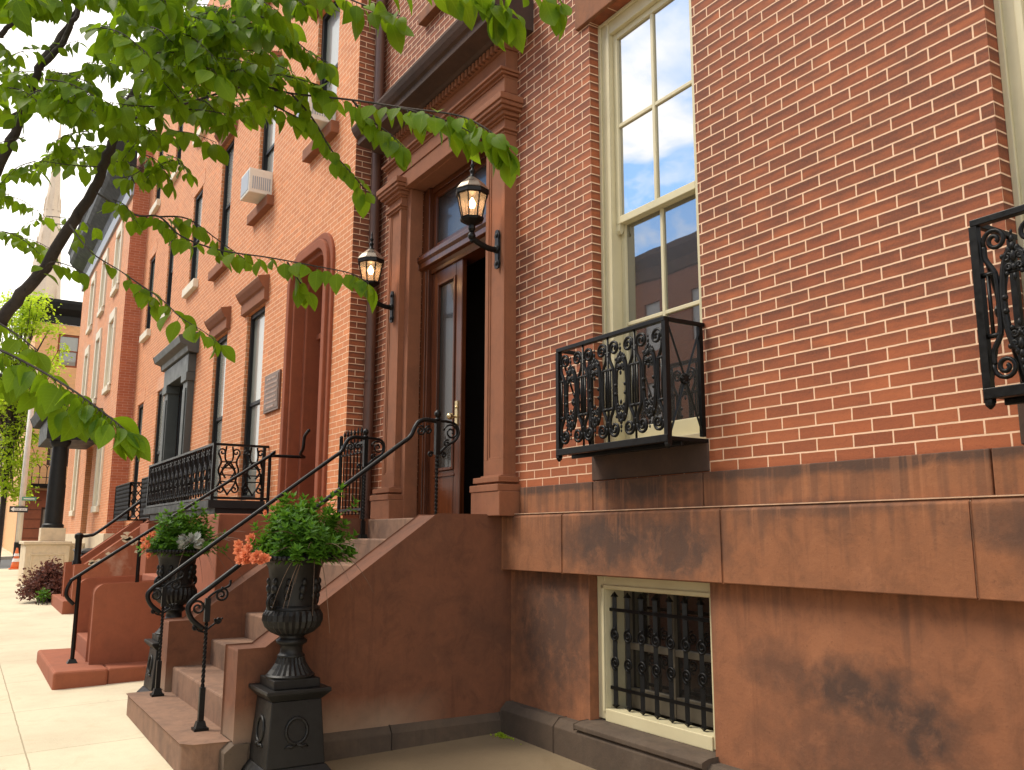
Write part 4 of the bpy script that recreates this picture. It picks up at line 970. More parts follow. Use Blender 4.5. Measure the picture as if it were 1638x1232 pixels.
# ---- house with the black doorway
HB = thing('brick_townhouse', (-19.5, YA, 0), 'paler orange brick townhouse with black doorway, hood and white window sills', 'house')
w1 = [(-19.88, -19.1, 1.85, 4.52), (-22.3, -21.55, 1.85, 4.52)]
w2 = [(-17.42, -16.66, 6.22, 8.12), (-19.80, -19.15, 6.22, 8.12), (-22.2, -21.45, 6.22, 8.12)]
w3 = [(a, b, 9.42, 11.2) for a, b, _, _ in w2]
door = (-18.2, -16.5, 1.0, 4.62)
G().wall('y', YA, -23.0, -16.001, 1.62, 12.4, w1+w2+w3+[door], .2).build('wall', 'brick_o', HB)
G().box(-23, -16.001, YA+.21, 7, 12.3, 12.4).box(-23, -16.001, 6.9, 7, 0, 12.3).build('rear_wall', 'brick_o', HB)
G().box(-23.0, -16.002, YA-.03, YA+.2, -.3, 1.618).build('basement_wall', 'stucco_a', HB, bevel=.01)
for a, b, c, d in w1+w2+w3:
    plain_window(HB, a, b, c, d, YA+.03, 'black', 'glass_w', None)
    if c > 5: G().box(a-.12, b+.12, YA-.09, YA+.10, c-.17, c-.005).build('sill', 'white', HB, bevel=.01)
    G().box(a-.12, b+.12, YA-.006, YA+.1, d+.004, d+.30).build('lintel', 'brick_p', HB)
for a, b, c, d in w1: pass
g = G()
for a, b in ((-18.42, -18.06), (-16.66, -16.30)):
    g.box(a, b, YA-.12, YA+.1, 1.62, 4.35).box(a-.04, b+.04, YA-.16, YA+.1, 4.22, 4.38).box(a+.07, b-.07, YA-.14, YA-.12, 1.9, 4.1)
g.box(-18.46, -16.26, YA-.14, YA+.1, 4.38, 4.72)
DS = g.build('door_surround', 'grey', HB, bevel=.012)
g = G().prism([(YA, 4.72), (YA-.18, 4.74), (YA-.20, 4.84), (YA-.32, 4.88), (YA-.36, 5.0), (YA, 5.10)], 'x', -18.55, -16.1)
g.build('hood', 'grey', DS, bevel=.008)
g = G().box(-18.06, -16.66, YA+.35, YA+.4, 1.62, 4.38).box(-18.06, -17.9, YA+.1, YA+.35, 1.62, 4.38).box(-16.82, -16.66, YA+.1, YA+.35, 1.62, 4.38).box(-17.9, -16.82, YA+.2, YA+.35, 3.5, 3.62)
g.build('door', 'black', HB, bevel=.01)

# ---- third house, projecting, with portico
YC = -.69
HC = thing('brick_townhouse', (-28, YC, 0), 'far brick house with black cornice, white window trim and cream stone base', 'house')
ws = [(-25.25, -24.4), (-27.95, -27.1), (-30.6, -29.8)]
w1 = [(a-.2, b-.2, 2.2, 4.2) for a, b in (ws[0], ws[2])]; w2 = [(a, b, 5.3, 7.1) for a, b in ws]; w3 = [(a, b, 8.0, 9.5) for a, b in ws]
door = (-28.2, -26.8, .9, 4.0)
G().wall('y', YC, -33.4, -23.0, 1.5, 10.6, w1+w2+w3+[door], .2).build('wall', 'brick_p', HC)
G().wall('x', -23.0, YC, YA, .3, 10.6, [], -.1).build('side_wall', 'brick_c', HC)
G().box(-33.4, -23.001, YC+.21, 7, 10.5, 11.6).box(-33.4, -33.38, YC+.2, 7, 0, 10.5).box(-33.4, -23.001, 6.9, 7, 0, 10.5).build('rear_wall', 'brick_c', HC)
G().box(-33.42, -22.97, YC-.05, YC+.2, -.2, 1.5).build('stone_base', 'limestone', HC, bevel=.015)
for a, b, c, d in w1+w2+w3:
    plain_window(HC, a, b, c, d, YC+.02, 'white', 'glass_w', None, w=.14, depth=.16)
    for q in (a-.15, b-.01): G().box(q, q+.16, YC-.045, YC+.02, c, d).build('window_trim', 'white', HC)
    G().box(a-.08, b+.08, YC-.08, YC+.06, c-.16, c-.003).build('sill', 'white', HC, bevel=.01)
    G().box(a-.08, b+.08, YC-.05, YC+.06, d+.003, d+.26).build('lintel', 'white', HC, bevel=.01)
g = G().prism([(YC, 10.3), (YC-.08, 10.32), (YC-.10, 10.6), (YC-.42, 10.9), (YC-.50, 11.0), (YC-.52, 11.25), (YC-.6, 11.35), (YC, 11.6)], 'x', -33.6, -22.95)
lab(g.build('cornice', 'black', HC, bevel=.01), 'deep black roof cornice')
G().prism([(YC, 10.0), (YC-.06, 10.0), (YC-.08, 10.3), (YC, 10.3)], 'x', -33.6, -22.95).build('frieze', 'acgrille', HC)
G().box(-28.2, -26.8, YC+.25, YC+.3, 1.0, 4.0).build('door', 'black', HC)
# portico
g = G().box(-27.3, -25.3, -2.2, -1.2, -.2, 1.22).box(-27.34, -25.25, -2.25, -1.17, 1.22, 1.30).box(-27.3, -26.4, -1.2, YC-.051, -.2, 1.25)
for q in ((-2.08, -1.32, .95, 1.0), (-2.08, -1.32, .45, .5), (-2.08, -2.03, .5, .95), (-1.37, -1.32, .5, .95)): g.box(-25.31, -25.28, *q)
lab(g.build('portico_base', 'limestone', HC, bevel=.02), 'cream stone portico base')
for x in (-26.0,):
    g = G().box(x-.29, x+.29, -1.87, -1.29, 1.30, 1.64); B = g.build('column_base', 'limestone', HC, bevel=.015)
    g = G().lathe([(.26, 0), (.26, .08), (.215, .12), (.21, 1.0), (.18, 2.12), (.2, 2.14), (.25, 2.22), (.26, 2.3)], x, -1.58, 20, lambda h, k: 1+(.015 if .15 < h < 2.1 and k % 2 else 0), z=1.64)
    lab(smooth_by_angle(g.build('column', 'black', HC)), 'dark portico column')
g = G().box(-28.4, -25.6, -1.95, YC-.002, 3.94, 4.5).prism([(YC-.002, 4.5), (-2.1, 4.5), (-2.2, 4.75), (YC-.002, 4.8)], 'x', -28.6, -25.4)
g.build('portico_roof', 'black', HC, bevel=.01)

# ---- building across the side street (faces the viewer)
XD = -45.0
HD = thing('corner_building', (XD, 3, 0), 'tan brick corner building with black cornice behind the white pole', 'building')
wd = [(-.52, .42, 9.2, 10.75), (-.52, .42, 4.6, 7.0), (-.55, .40, .9, 2.7), (2.2, 3.1, 9.2, 10.75), (2.2, 3.1, 4.6, 7.0), (5, 5.9, 9.2, 10.75), (5, 5.9, 4.6, 7.0)]
G().wall('x', XD, -1.45, 9, 3.45, 11.2, wd, -.2).build('wall', 'brick_d', HD)
G().wall('x', XD+.03, -1.48, 9, 0, 3.45, [wd[2]], -.2).build('ground_floor', 'stucco_a', HD)
G().box(-60, XD-.21, -1.4, -1.38, 0, 11.2).box(-60, XD-.21, 8.8, 9, 0, 11.2).box(-60, XD-.3, -1.4, 9, 11.1, 11.2).build('rear_wall', 'brick_d', HD)
g = G()
for k in range(6): g.box(XD+.03, XD+.045, -1.48, -.56, .9+.42*k, .915+.42*k)
g.build('course_lines', 'black', HD)
for a, b, c, d in wd: plain_window(HD, a, b, c, d, XD-.04, 'stone_dk' if c < 9 else 'brownpaint', 'glass_w', None, axis='x', w=.09)
g = G().prism([(XD, 11.2), (XD+.08, 11.22), (XD+.12, 11.6), (XD+.5, 11.85), (XD+.6, 12.1), (XD+.62, 12.25), (XD, 12.4)], 'y', -2.0, 9.2)
g.build('cornice', 'black', HD, bevel=.01)
B = G().box(XD+.03, XD+.75, -1.15, 1.3, 3.55, 3.72).build('balcony_floor', 'iron', HD)
g = G()
for k in range(9):
    y = -1.1+.29*k; g.tube([(XD+.72, y, 3.7), (XD+.72, y, 4.35)], .018, 5)
    g.tube([(XD+.72, y+.145+p[0], 4.35+p[1]) for p in arc(0, 0, .145, .22, 0, math.pi, 8)], .02, 5)
g.tube([(XD+.72, -1.12, 4.0), (XD+.72, 1.3, 4.0)], .018, 5); g.build('balcony_railing', 'iron', HD)
# church steeple, dark house, house across the street
t = thing('church_steeple', (-180, 4, 0), 'slender pale stone church steeple rising far behind the tree branch', 'steeple')
g = G(); cx, cy = -180, 6.0
g.lathe([(2.75, 44), (2.3, 52), (1.25, 64), (.45, 75), (.05, 80.5)], cx, cy, 8)
for z, r in ((54, 2.0), (62, 1.3)):
    for k in range(8):
        a = 2*math.pi*k/8; g.frustum((cx+r*math.cos(a), cy+r*math.sin(a)), .22, .02, z, z+3.5)
g.build('spire', 'steeple', t)
g = G().box(cx-2.5, cx+2.5, cy-2.5, cy+2.5, 0, 44)
for i in (-1, 1):
    for j in (-1, 1): g.frustum((cx+i*2.3, cy+j*2.3), .45, .05, 43, 49)
g.build('tower', 'steeple', t)
g = G()
for y in (-1.0, 1.0): g.prism([(cy+y-.5, 35), (cy+y+.5, 35), (cy+y+.5, 40), (cy+y, 41.5), (cy+y-.5, 40)], 'x', cx+2.5, cx+2.56)
g.build('belfry_opening', 'stone_dk', t)
t = thing('dark_house', (-66, 0, 0), 'dark brown painted house at the far left end of the street', 'house')
XE = -62.0
wd = [(-5.2, -3.9, 5.6, 7.6), (-2.9, -1.6, 5.6, 7.6), (-5.2, -3.9, 2.6, 4.4), (-2.9, -1.6, 2.6, 4.4)]
G().wall('x', XE, -6.5, -1.0, .5, 9.6, wd, -.2).box(-75, XE-.21, -6.5, -6.3, .5, 9.6).box(-75, XE-.21, -1.2, -1.0, .5, 9.6).build('wall', 'stone_dk', t)
for a, b, c, d in wd: plain_window(t, a, b, c, d, XE-.04, 'white', 'glass_w', None, axis='x', w=.1)
G().box(-75.3, XE+.4, -6.9, -.8, 9.6, 10.3).build('cornice', 'black', t)
G().box(XE, XE+1.2, -6, -3.2, .4, 2.2).build('porch', 'brick_c', t)

HO = thing('opposite_house', (-20, -19.2, 0), 'brick row house across the street, seen only as a reflection in the windows', 'house')
YO = -19.5
wo = [(x, x+1.0, z, z+2.1) for x in (-36, -33, -30, -27.2, -24.4, -21.6, -18.8, -16, -13, -10, -7, -4, -1) for z in (2.2, 5.6, 9.0)]
G().wall('y', YO, -40, 4, 0, 12.0, wo, -.2).box(-40, 4, -28, YO-.21, 11.9, 12.0).build('wall', 'brick_x', HO)
for a, b, c, d in wo:
    g = G().box(a, b, YO-.14, YO-.1, c, d); F = g.build('window', 'acgrille', HO)
g = G().prism([(YO, 12.0), (YO+.1, 12.05), (YO+.15, 12.5), (YO+.6, 12.8), (YO+.7, 13.0), (YO, 13.2)], 'x', -40, 4)
g.build('cornice', 'stone_dk', HO)

# ------------------------------------------------------------------ second stoop (arched doorway)
SA = thing('red_stoop', (-10.6, -1.6, 0), 'red painted stoop with round-cornered low walls in front of the arched doorway', 'stoop')
za = [.15, .345, .56, .78, 1.0, 1.22, 1.44]; ya = [-2.79, -2.42, -2.20, -1.98, -1.76, -1.54, -1.32]
for i, (z, y) in enumerate(zip(za, ya)):
    x0, x1 = (-11.75, -9.76) if i == 0 else (-11.5, -10.40)
    G().box(x0, x1, y, -2.3 if i == 0 else ya[min(i+1, 6)]+.05 if i < 6 else -.34, -.3 if i == 0 else za[i-1]-.02, z).build('step', 'stucco_a', SA, bevel=.03 if i == 0 else .015, seg=3)
G().box(-11.75, -9.78, -2.299, -1.6, -.3, .149).build('footing', 'stucco_a', SA, bevel=.02)
pr = [(-2.42, .14)] + [(-2.42+.09+.09*math.cos(a), .935-.09+.09*math.sin(a)) for a in [math.pi-k*math.pi/12 for k in range(7)]] + [(-1.50, .96), (-1.50, .14)]
for a, b in ((-10.40, -10.13), (-11.77, -11.50)): G().prism(pr, 'x', a, b).build('low_wall', 'stucco_a', SA, bevel=.02, seg=3)
G().box(-9.95, -8.95, -1.52, -.331, -.2, 1.67).box(-10.40, -9.95, -1.1, -.331, -.2, 1.67).build('landing', 'stucco_a', SA, bevel=.015)
t = thing('iron_handrail', (-10.35, -1.3, .15), 'slim plain handrail climbing the red stoop and levelling off at the arched doorway', 'handrail')
x = -10.36
g = G().bar([(x, -2.57, .14), (x, -2.57, 1.03)], .028).frustum((x, -2.57), .05, .03, .15, .19); g.build('post', 'iron', t)
g = G().bar([(x, -2.0, .95), (x, -2.0, 1.45)], .028); g.build('post', 'iron', t)
g = G().bar([(x, -.62, 1.66), (x, -.62, 2.38)], .028); g.build('post', 'iron', t)
g = G().tube(bez([(x, -2.60, .74), (x, -2.68, .84), (x, -2.65, .97), (x, -2.57, 1.04), (x, -2.0, 1.44), (x, -.66, 2.37), (x, -.6, 2.395), (x, -.2, 2.40)], 8), .019, 7)
g.tube(bez([(x, -.2, 2.40), (x+.28, -.34, 2.41), (x+.42, -.36, 2.47), (x+.46, -.36, 2.60), (x+.60, -.36, 2.66)], 6), .019, 7)
g.build('rail', 'iron', t, smooth=True)

# long cast iron balcony
t = thing('cast_iron_balcony', (-13.7, -.65, 1.9), 'long ornate cast iron balcony under the ground floor windows, left of the plaque', 'balcony')
bx0, bx1, by, bz0, bz1 = -15.95, -11.5, -1.0, 1.93, 2.63
G().box(bx0-.05, bx1+.05, by-.05, YA-.032, 1.80, 1.90).box(bx0, bx1, by+.05, YA-.032, 1.70, 1.80).build('floor', 'black', t)
g = G()
for z in (bz0, bz1-.015): g.box(bx0, bx1, by-.018, by+.018, z-.015, z+.015); g.box(bx1-.018, bx1+.018, by+.018, YA-.002, z-.015, z+.015); g.box(bx0-.018, bx0+.018, by+.018, YA-.002, z-.015, z+.015)
for x, y in ((bx0, by), (bx1, by), (bx1, YA-.06)): g.box(x-.02, x+.02, y-.02, y+.02, 1.85, bz1)
g.build('rails', 'iron', t)
def lyre_panel(g, P, w, h):
    """ornate cast unit: pair of scrolls, lattice waist"""
    for s in (-1, 1):
        g.tube([P(s*a, b) for a, b in spiral(w*.27, h*.84, w*.16, 1.2, R(-20), 1, 12)], .011, 5)
        g.tube([P(s*a, b) for a, b in spiral(w*.27, h*.16, w*.16, 1.2, R(20), -1, 12)], .011, 5)
        g.tube([P(s*a, b) for a, b in bez([(w*.43, h*.82), (w*.30, h*.66), (w*.40, h*.5), (w*.30, h*.34), (w*.43, h*.18)], 4)], .013, 5)
        g.tube([P(s*a, b) for a, b in bez([(w*.12, h*.95), (w*.14, h*.7), (-w*.25, h*.5), (-w*.3, h*.3), (w*.02, h*.05)], 4)], .012, 5)
        g.tube([P(s*a, b) for a, b in bez([(w*.02, h*.68), (w*.25, h*.5), (w*.1, h*.36)], 4)], .012, 5)
    for q in (.30, .42, .55, .66): g.tube([P(-w*.3, h*q), P(w*.3, h*q)], .008, 4)
nn = 15; w = (bx1-bx0)/nn
for i in range(nn):
    g = G(); c = bx0+w*(i+.5); lyre_panel(g, lambda a, b: (c+a, by, bz0+b), w, bz1-bz0)
    g.tube([(c+w/2, by, bz0), (c+w/2, by, bz1)], .012, 4)
    g.build('cast_panel', 'iron', t)
w = (YA-by-.06)/2
for i in range(2):
    g = G(); c = by+.03+w*(i+.5); lyre_panel(g, lambda a, b: (bx1, c+a, bz0+b), w, bz1-bz0); g.build('cast_panel', 'iron', t)

# third stoop with broken coping
SB = thing('weathered_stoop', (-17.6, -1.4, 0), 'weathered red stoop with peeling plaster on its sloping side wall', 'stoop')
g0 = gz(-17.5, -2.0)
zs = [.34, .50, .68, .86, 1.04, 1.22, 1.40, 1.58]
for i, z in enumerate(zs):
    y = -2.05+.21*i; x0, x1 = (-19.2, -17.1) if i == 0 else (-18.3, -17.15)
    G().box(x0, x1, y, y+.30 if i < 7 else -.335, 0 if i == 0 else zs[i-1]-.02, z).build('step', 'stucco_a', SB, bevel=.015)
g = G()
pr = [(-1.93, .3), (-1.93, .94), (-1.78, .95), (-.78, 1.72), (-.335, 1.72), (-.335, .3)]
g.prism(pr, 'x', -17.12, -16.85); lab(g.build('side_wall', 'stucco_p', SB, bevel=.015), 'near side wall with peeling coping')
G().prism(pr, 'x', -18.6, -18.3).build('side_wall', 'stucco_a', SB, bevel=.015)
G().box(-16.85, -16.05, -.95, -.335, 0, 1.66).build('landing', 'stucco_a', SB, bevel=.015)
rr = random.Random(21); g = G()
for i in range(16):   # patches where the render has come away
    if i < 8: y = rr.uniform(-1.7, -1.0); z = .95+(y+1.78)*.77-rr.uniform(.02, .10)
    else: y = rr.uniform(-1.25, -.75); z = rr.uniform(1.15, 1.5)
    n = 9; g.prism([(y+rr.uniform(.02, .09)*math.cos(6.283*k/n), z+rr.uniform(.012, .05)*math.sin(6.283*k/n)) for k in range(n)], 'x', -16.86, -16.842)
g.build('bare_patches', 'limestone', SB)
t = thing('iron_handrail', (-17.3, -1.4, .9), 'thick-posted iron handrail on the weathered stoop, farthest of the handrails', 'handrail')
x = -17.35
g = G().lathe([(.075, 0), (.075, .06), (.055, .09), (.055, .44), (.075, .48), (.07, .53), (.03, .56)], x, -1.86, 12, z=.94); smooth_by_angle(g.build('post', 'iron', t))
G().bar([(x, -.8, 1.6), (x, -.8, 2.2)], .03).build('post', 'iron', t)
G().tube(bez([(x, -1.86, 1.44), (x, -1.7, 1.45), (x, -1.5, 1.56), (x, -.6, 2.32)], 8), .028, 7).build('rail', 'iron', t, smooth=True)
t = thing('lattice_railing', (-18, -.9, 1.7), 'low black lattice railing at the black doorway, left of the long balcony', 'railing')
def lattice(g, P, w, h):
    n = max(2, round(w/.12))
    for i in range(-4, n+1):
        for s in (1, -1):
            a0, a1 = i/n*w, i/n*w+h*.75
            if s < 0: a0, a1 = a1, a0
            b0, b1 = 0.0, h
            pts = []
            for q in [k/12 for k in range(13)]:
                a = a0+(a1-a0)*q
                if 0 <= a <= w: pts.append(P(a, b0+(b1-b0)*q))
            if len(pts) > 1: g.tube([pts[0], pts[-1]], .011, 4)
    for b in (0, h): g.tube([P(0, b), P(w, b)], .016, 4)
    for a in (0, w): g.tube([P(a, 0), P(a, h)], .02, 4)
for nm, P, w in (('front_panel', lambda a, b: (-20.2+a, -.92, 1.75+b), 1.8), ('front_panel', lambda a, b: (-17.1+a, -.92, 1.75+b), 1.0), ('side_panel', lambda a, b: (-16.1, -.92+a, 1.75+b), .6), ('side_panel', lambda a, b: (-18.4, -.92+a, 1.75+b), .6)):
    g = G(); lattice(g, P, w, .72); g.build(nm, 'iron', t)

# ------------------------------------------------------------------ small things far down the pavement
x, y = -20.6, -1.15; z = gz(x, y)
t = thing('trash_bin', (x, y, z), 'black plastic trash bin behind the weathered stoop', 'bin')
G().frustum((x, y), .27, .33, z, z+.88).build('body', 'plastic', t, bevel=.03)
G().frustum((x, y), .35, .34, z+.88, z+.93).frustum((x, y), .34, .2, z+.93, z+.99).build('lid', 'plastic', t, bevel=.02)
G().tube([(x+.2, y-.36, z+.88), (x+.2, y-.42, z+.95), (x-.2, y-.42, z+.95), (x-.2, y-.36, z+.88)], .02, 6).build('handle', 'plastic', t)
t = thing('low_iron_fence', (-21.6, -.9, .4), 'low black iron yard fence behind the trash bin', 'fence')
g = G()
for i in range(22): g.tube([(-22.9+.19*i, -.95, .2), (-22.9+.19*i, -.95, 1.15)], .010, 4)
g.build('bars', 'iron', t); G().tube([(-22.95, -.95, 1.12), (-18.9, -.95, 1.12)], .016, 4).tube([(-22.95, -.95, .4), (-18.9, -.95, .4)], .016, 4).build('rails', 'iron', t)
x, y = -33.0, -1.98; z = gz(x, y)
t = thing('traffic_cone', (x, y, z), 'orange traffic cone with pale collar at the foot of the white pole', 'cone')
G().box(x-.19, x+.19, y-.19, y+.19, z, z+.035).build('base', 'cone', t, bevel=.01)
G().lathe([(.15, .03), (.125, .16), (.07, .42), (.055, .50), (.03, .66), (.024, .68)], x, y, 20, z=z).build('body', 'cone', t, smooth=True)
G().lathe([(.118, .24), (.098, .34), (.096, .34)], x, y, 20, z=z).lathe([(.084, .42), (.068, .50), (.066, .5)], x, y, 20, z=z).build('collar', 'signwhite', t)
x, y = -33.25, -1.96; z = gz(x, y)
t = thing('street_pole', (x, y, z), 'tall pale pole carrying the one way and street name signs', 'pole')
G().tube([(x, y, z), (x, y, z+6.6)], [.095, .08], 14).build('shaft', 'pole', t, smooth=True)
G().tube([(x, y, z-.05), (x, y, z+.85)], [.115, .115], 12).build('base', 'black', t)
def text(body, size, loc, rot, mat, par, name, ext=.004):
    cu = bpy.data.curves.new(name, 'FONT'); cu.body = body; cu.size = size; cu.align_x = 'CENTER'; cu.align_y = 'CENTER'; cu.extrude = ext
    o = bpy.data.objects.new(name, cu); COL.objects.link(o)
    o.location = Vector(loc)-Vector(ORG[par.name]); o.rotation_euler = rot; o.data.materials.append(M[mat]); o.parent = par
    dg = bpy.context.evaluated_depsgraph_get(); me = bpy.data.meshes.new_from_object(o.evaluated_get(dg))
    q = bpy.data.objects.new(name, me); COL.objects.link(q); q.parent = par; q.location = o.location; q.rotation_euler = o.rotation_euler
    if not me.materials: me.materials.append(M[mat])
    bpy.data.objects.remove(o); ORG[q.name] = loc; return q
P = G().box(x+.13, x+.14, y-.35, y+.19, 2.19, 2.39).build('one_way_sign', 'signblack', t)
G().prism([(y-.32, 2.29), (y-.22, 2.365), (y-.22, 2.33), (y+.16, 2.33), (y+.16, 2.25), (y-.22, 2.25), (y-.22, 2.215)], 'x', x+.14, x+.144).build('arrow', 'signwhite', P)
text('ONE WAY', .075, (x+.1455, y-.03, 2.29), (R(90), 0, R(90)), 'signblack', P, 'sign_lettering', .001)
P = G().box(x+.12, x+.13, y-.02, y+.40, 2.58, 2.70).build('street_name_sign', 'signgreen', t)
G().box(x+.13, x+.134, y+.03, y+.35, 2.625, 2.655).build('name_strip', 'signwhite', P)
# ------------------------------------------------------------------ red bush, far tree
def clump_bush(name, cx, cy, rx, rz, n, seed, mat, label, cat, L):
    rr = random.Random(seed); z = gz(cx, cy); t = thing(name, (cx, cy, z), label, cat); g = G(); gs = G()
    for i in range(n):
        a = rr.uniform(0, 6.283); e = rr.uniform(0, 1.5); q = rr.uniform(.5, 1)*(1+.16*math.sin(4*a+2*e))
        tip = Vector((cx+rx*q*math.cos(a)*math.cos(e), cy+rx*q*.8*math.sin(a)*math.cos(e), z+.08+rz*q*math.sin(e)))
        b = Vector((cx+rr.uniform(-.15, .15), cy+rr.uniform(-.15, .15), z))
        if i % 3 == 0: gs.tube([b, b.lerp(tip, .5)+Vector((0, 0, .1)), tip], [.01, .006, .003], 4)
        for k in range(9):
            d = Vector((rr.gauss(0, 1), rr.gauss(0, 1), rr.gauss(.4, .8))); leaf(g, tip+d*.03, d, Vector((rr.gauss(0, 1), rr.gauss(0, 1), 1)), L*rr.uniform(.7, 1.2), L*.6, .2, .2, 2)
    g.build('foliage', mat, t); gs.build('stems', 'bark', t); return t
clump_bush('barberry_bush', -20.0, -2.05, .62, .62, 420, 31, 'leaf_red', 'dark red-brown rounded barberry bush on the pavement edge', 'bush', .075)
clump_bush('weed', -19.3, -2.2, .14, .16, 18, 32, 'leaf_bush', 'small bright green weed at the foot of the red-brown bush', 'weed', .06)
def far_tree(cx, cy, h, r, seed, label, n):
    rr = random.Random(seed); z = gz(cx, cy); t = thing('spring_tree', (cx, cy, z), label, 'tree'); g = G(); gt = G()
    gt.tube([(cx, cy, z-.1), (cx+.05, cy, z+h*.3), (cx-.05, cy+.1, z+h*.6), (cx, cy, z+h*.9)], [.10, .09, .06, .02], 8)
    cl = []
    for i in range(n):
        a = rr.uniform(0, 6.283); e = rr.uniform(-1.4, 1.5); q = rr.uniform(.3, 1)
        c = Vector((cx+r*q*math.cos(a)*math.cos(e), cy+r*q*math.sin(a)*math.cos(e), z+h*.58+h*.42*q*math.sin(e)))
        gt.tube([(cx, cy, z+h*rr.uniform(.35, .6)), c], [.035, .008], 4)
        for k in range(80):
            d = Vector((rr.gauss(0, .26), rr.gauss(0, .26), rr.gauss(0, .16))); leaf(g, c+d, Vector((rr.gauss(0, 1), rr.gauss(0, 1), rr.gauss(-.3, .6))), Vector((rr.gauss(0, .5), rr.gauss(0, .5), 1)), rr.uniform(.11, .19), .10, .2, .2, 2)
    g.build('crown', 'leaf_far', t); gt.build('trunk', 'bark', t)
far_tree(-38.5, -2.3, 11.0, 1.6, 41, 'small fresh yellow-green tree in front of the tan corner building', 105)

# ------------------------------------------------------------------ street tree whose branches hang over the view
LIMBS=[([(-4.183,-4.077,1.347),(-3.971,-3.853,1.909),(-3.715,-3.646,2.245),(-3.62,-3.538,2.413),(-3.51,-3.458,2.592),(-3.457,-3.394,2.731),(-3.398,-3.357,2.871),(-3.396,-3.323,2.993),(-3.39,-3.291,3.114),(-3.378,-3.223,3.338),(-3.385,-3.163,3.51),(-3.451,-3.125,3.771)],0.027,0.008),([(-4.31,-3.923,2.311),(-4.006,-3.765,2.711),(-3.835,-3.7,2.899),(-3.77,-3.653,3.062),(-3.733,-3.634,3.144),(-3.678,-3.606,3.259),(-3.695,-3.536,3.44),(-3.619,-3.481,3.569),(-3.619,-3.432,3.755)],0.022,0.01),([(-3.633,-3.608,3.237),(-3.63,-3.545,3.349),(-3.616,-3.506,3.476),(-3.607,-3.452,3.586)],0.014,0.008),([(-4.057,-3.715,3.153),(-4.03,-3.653,3.215),(-4.009,-3.588,3.258),(-3.993,-3.532,3.289)],0.012,0.005),([(-4.088,-3.751,3.559),(-4.06,-3.721,3.613),(-4.014,-3.661,3.697),(-3.971,-3.634,3.771)],0.012,0.007)]
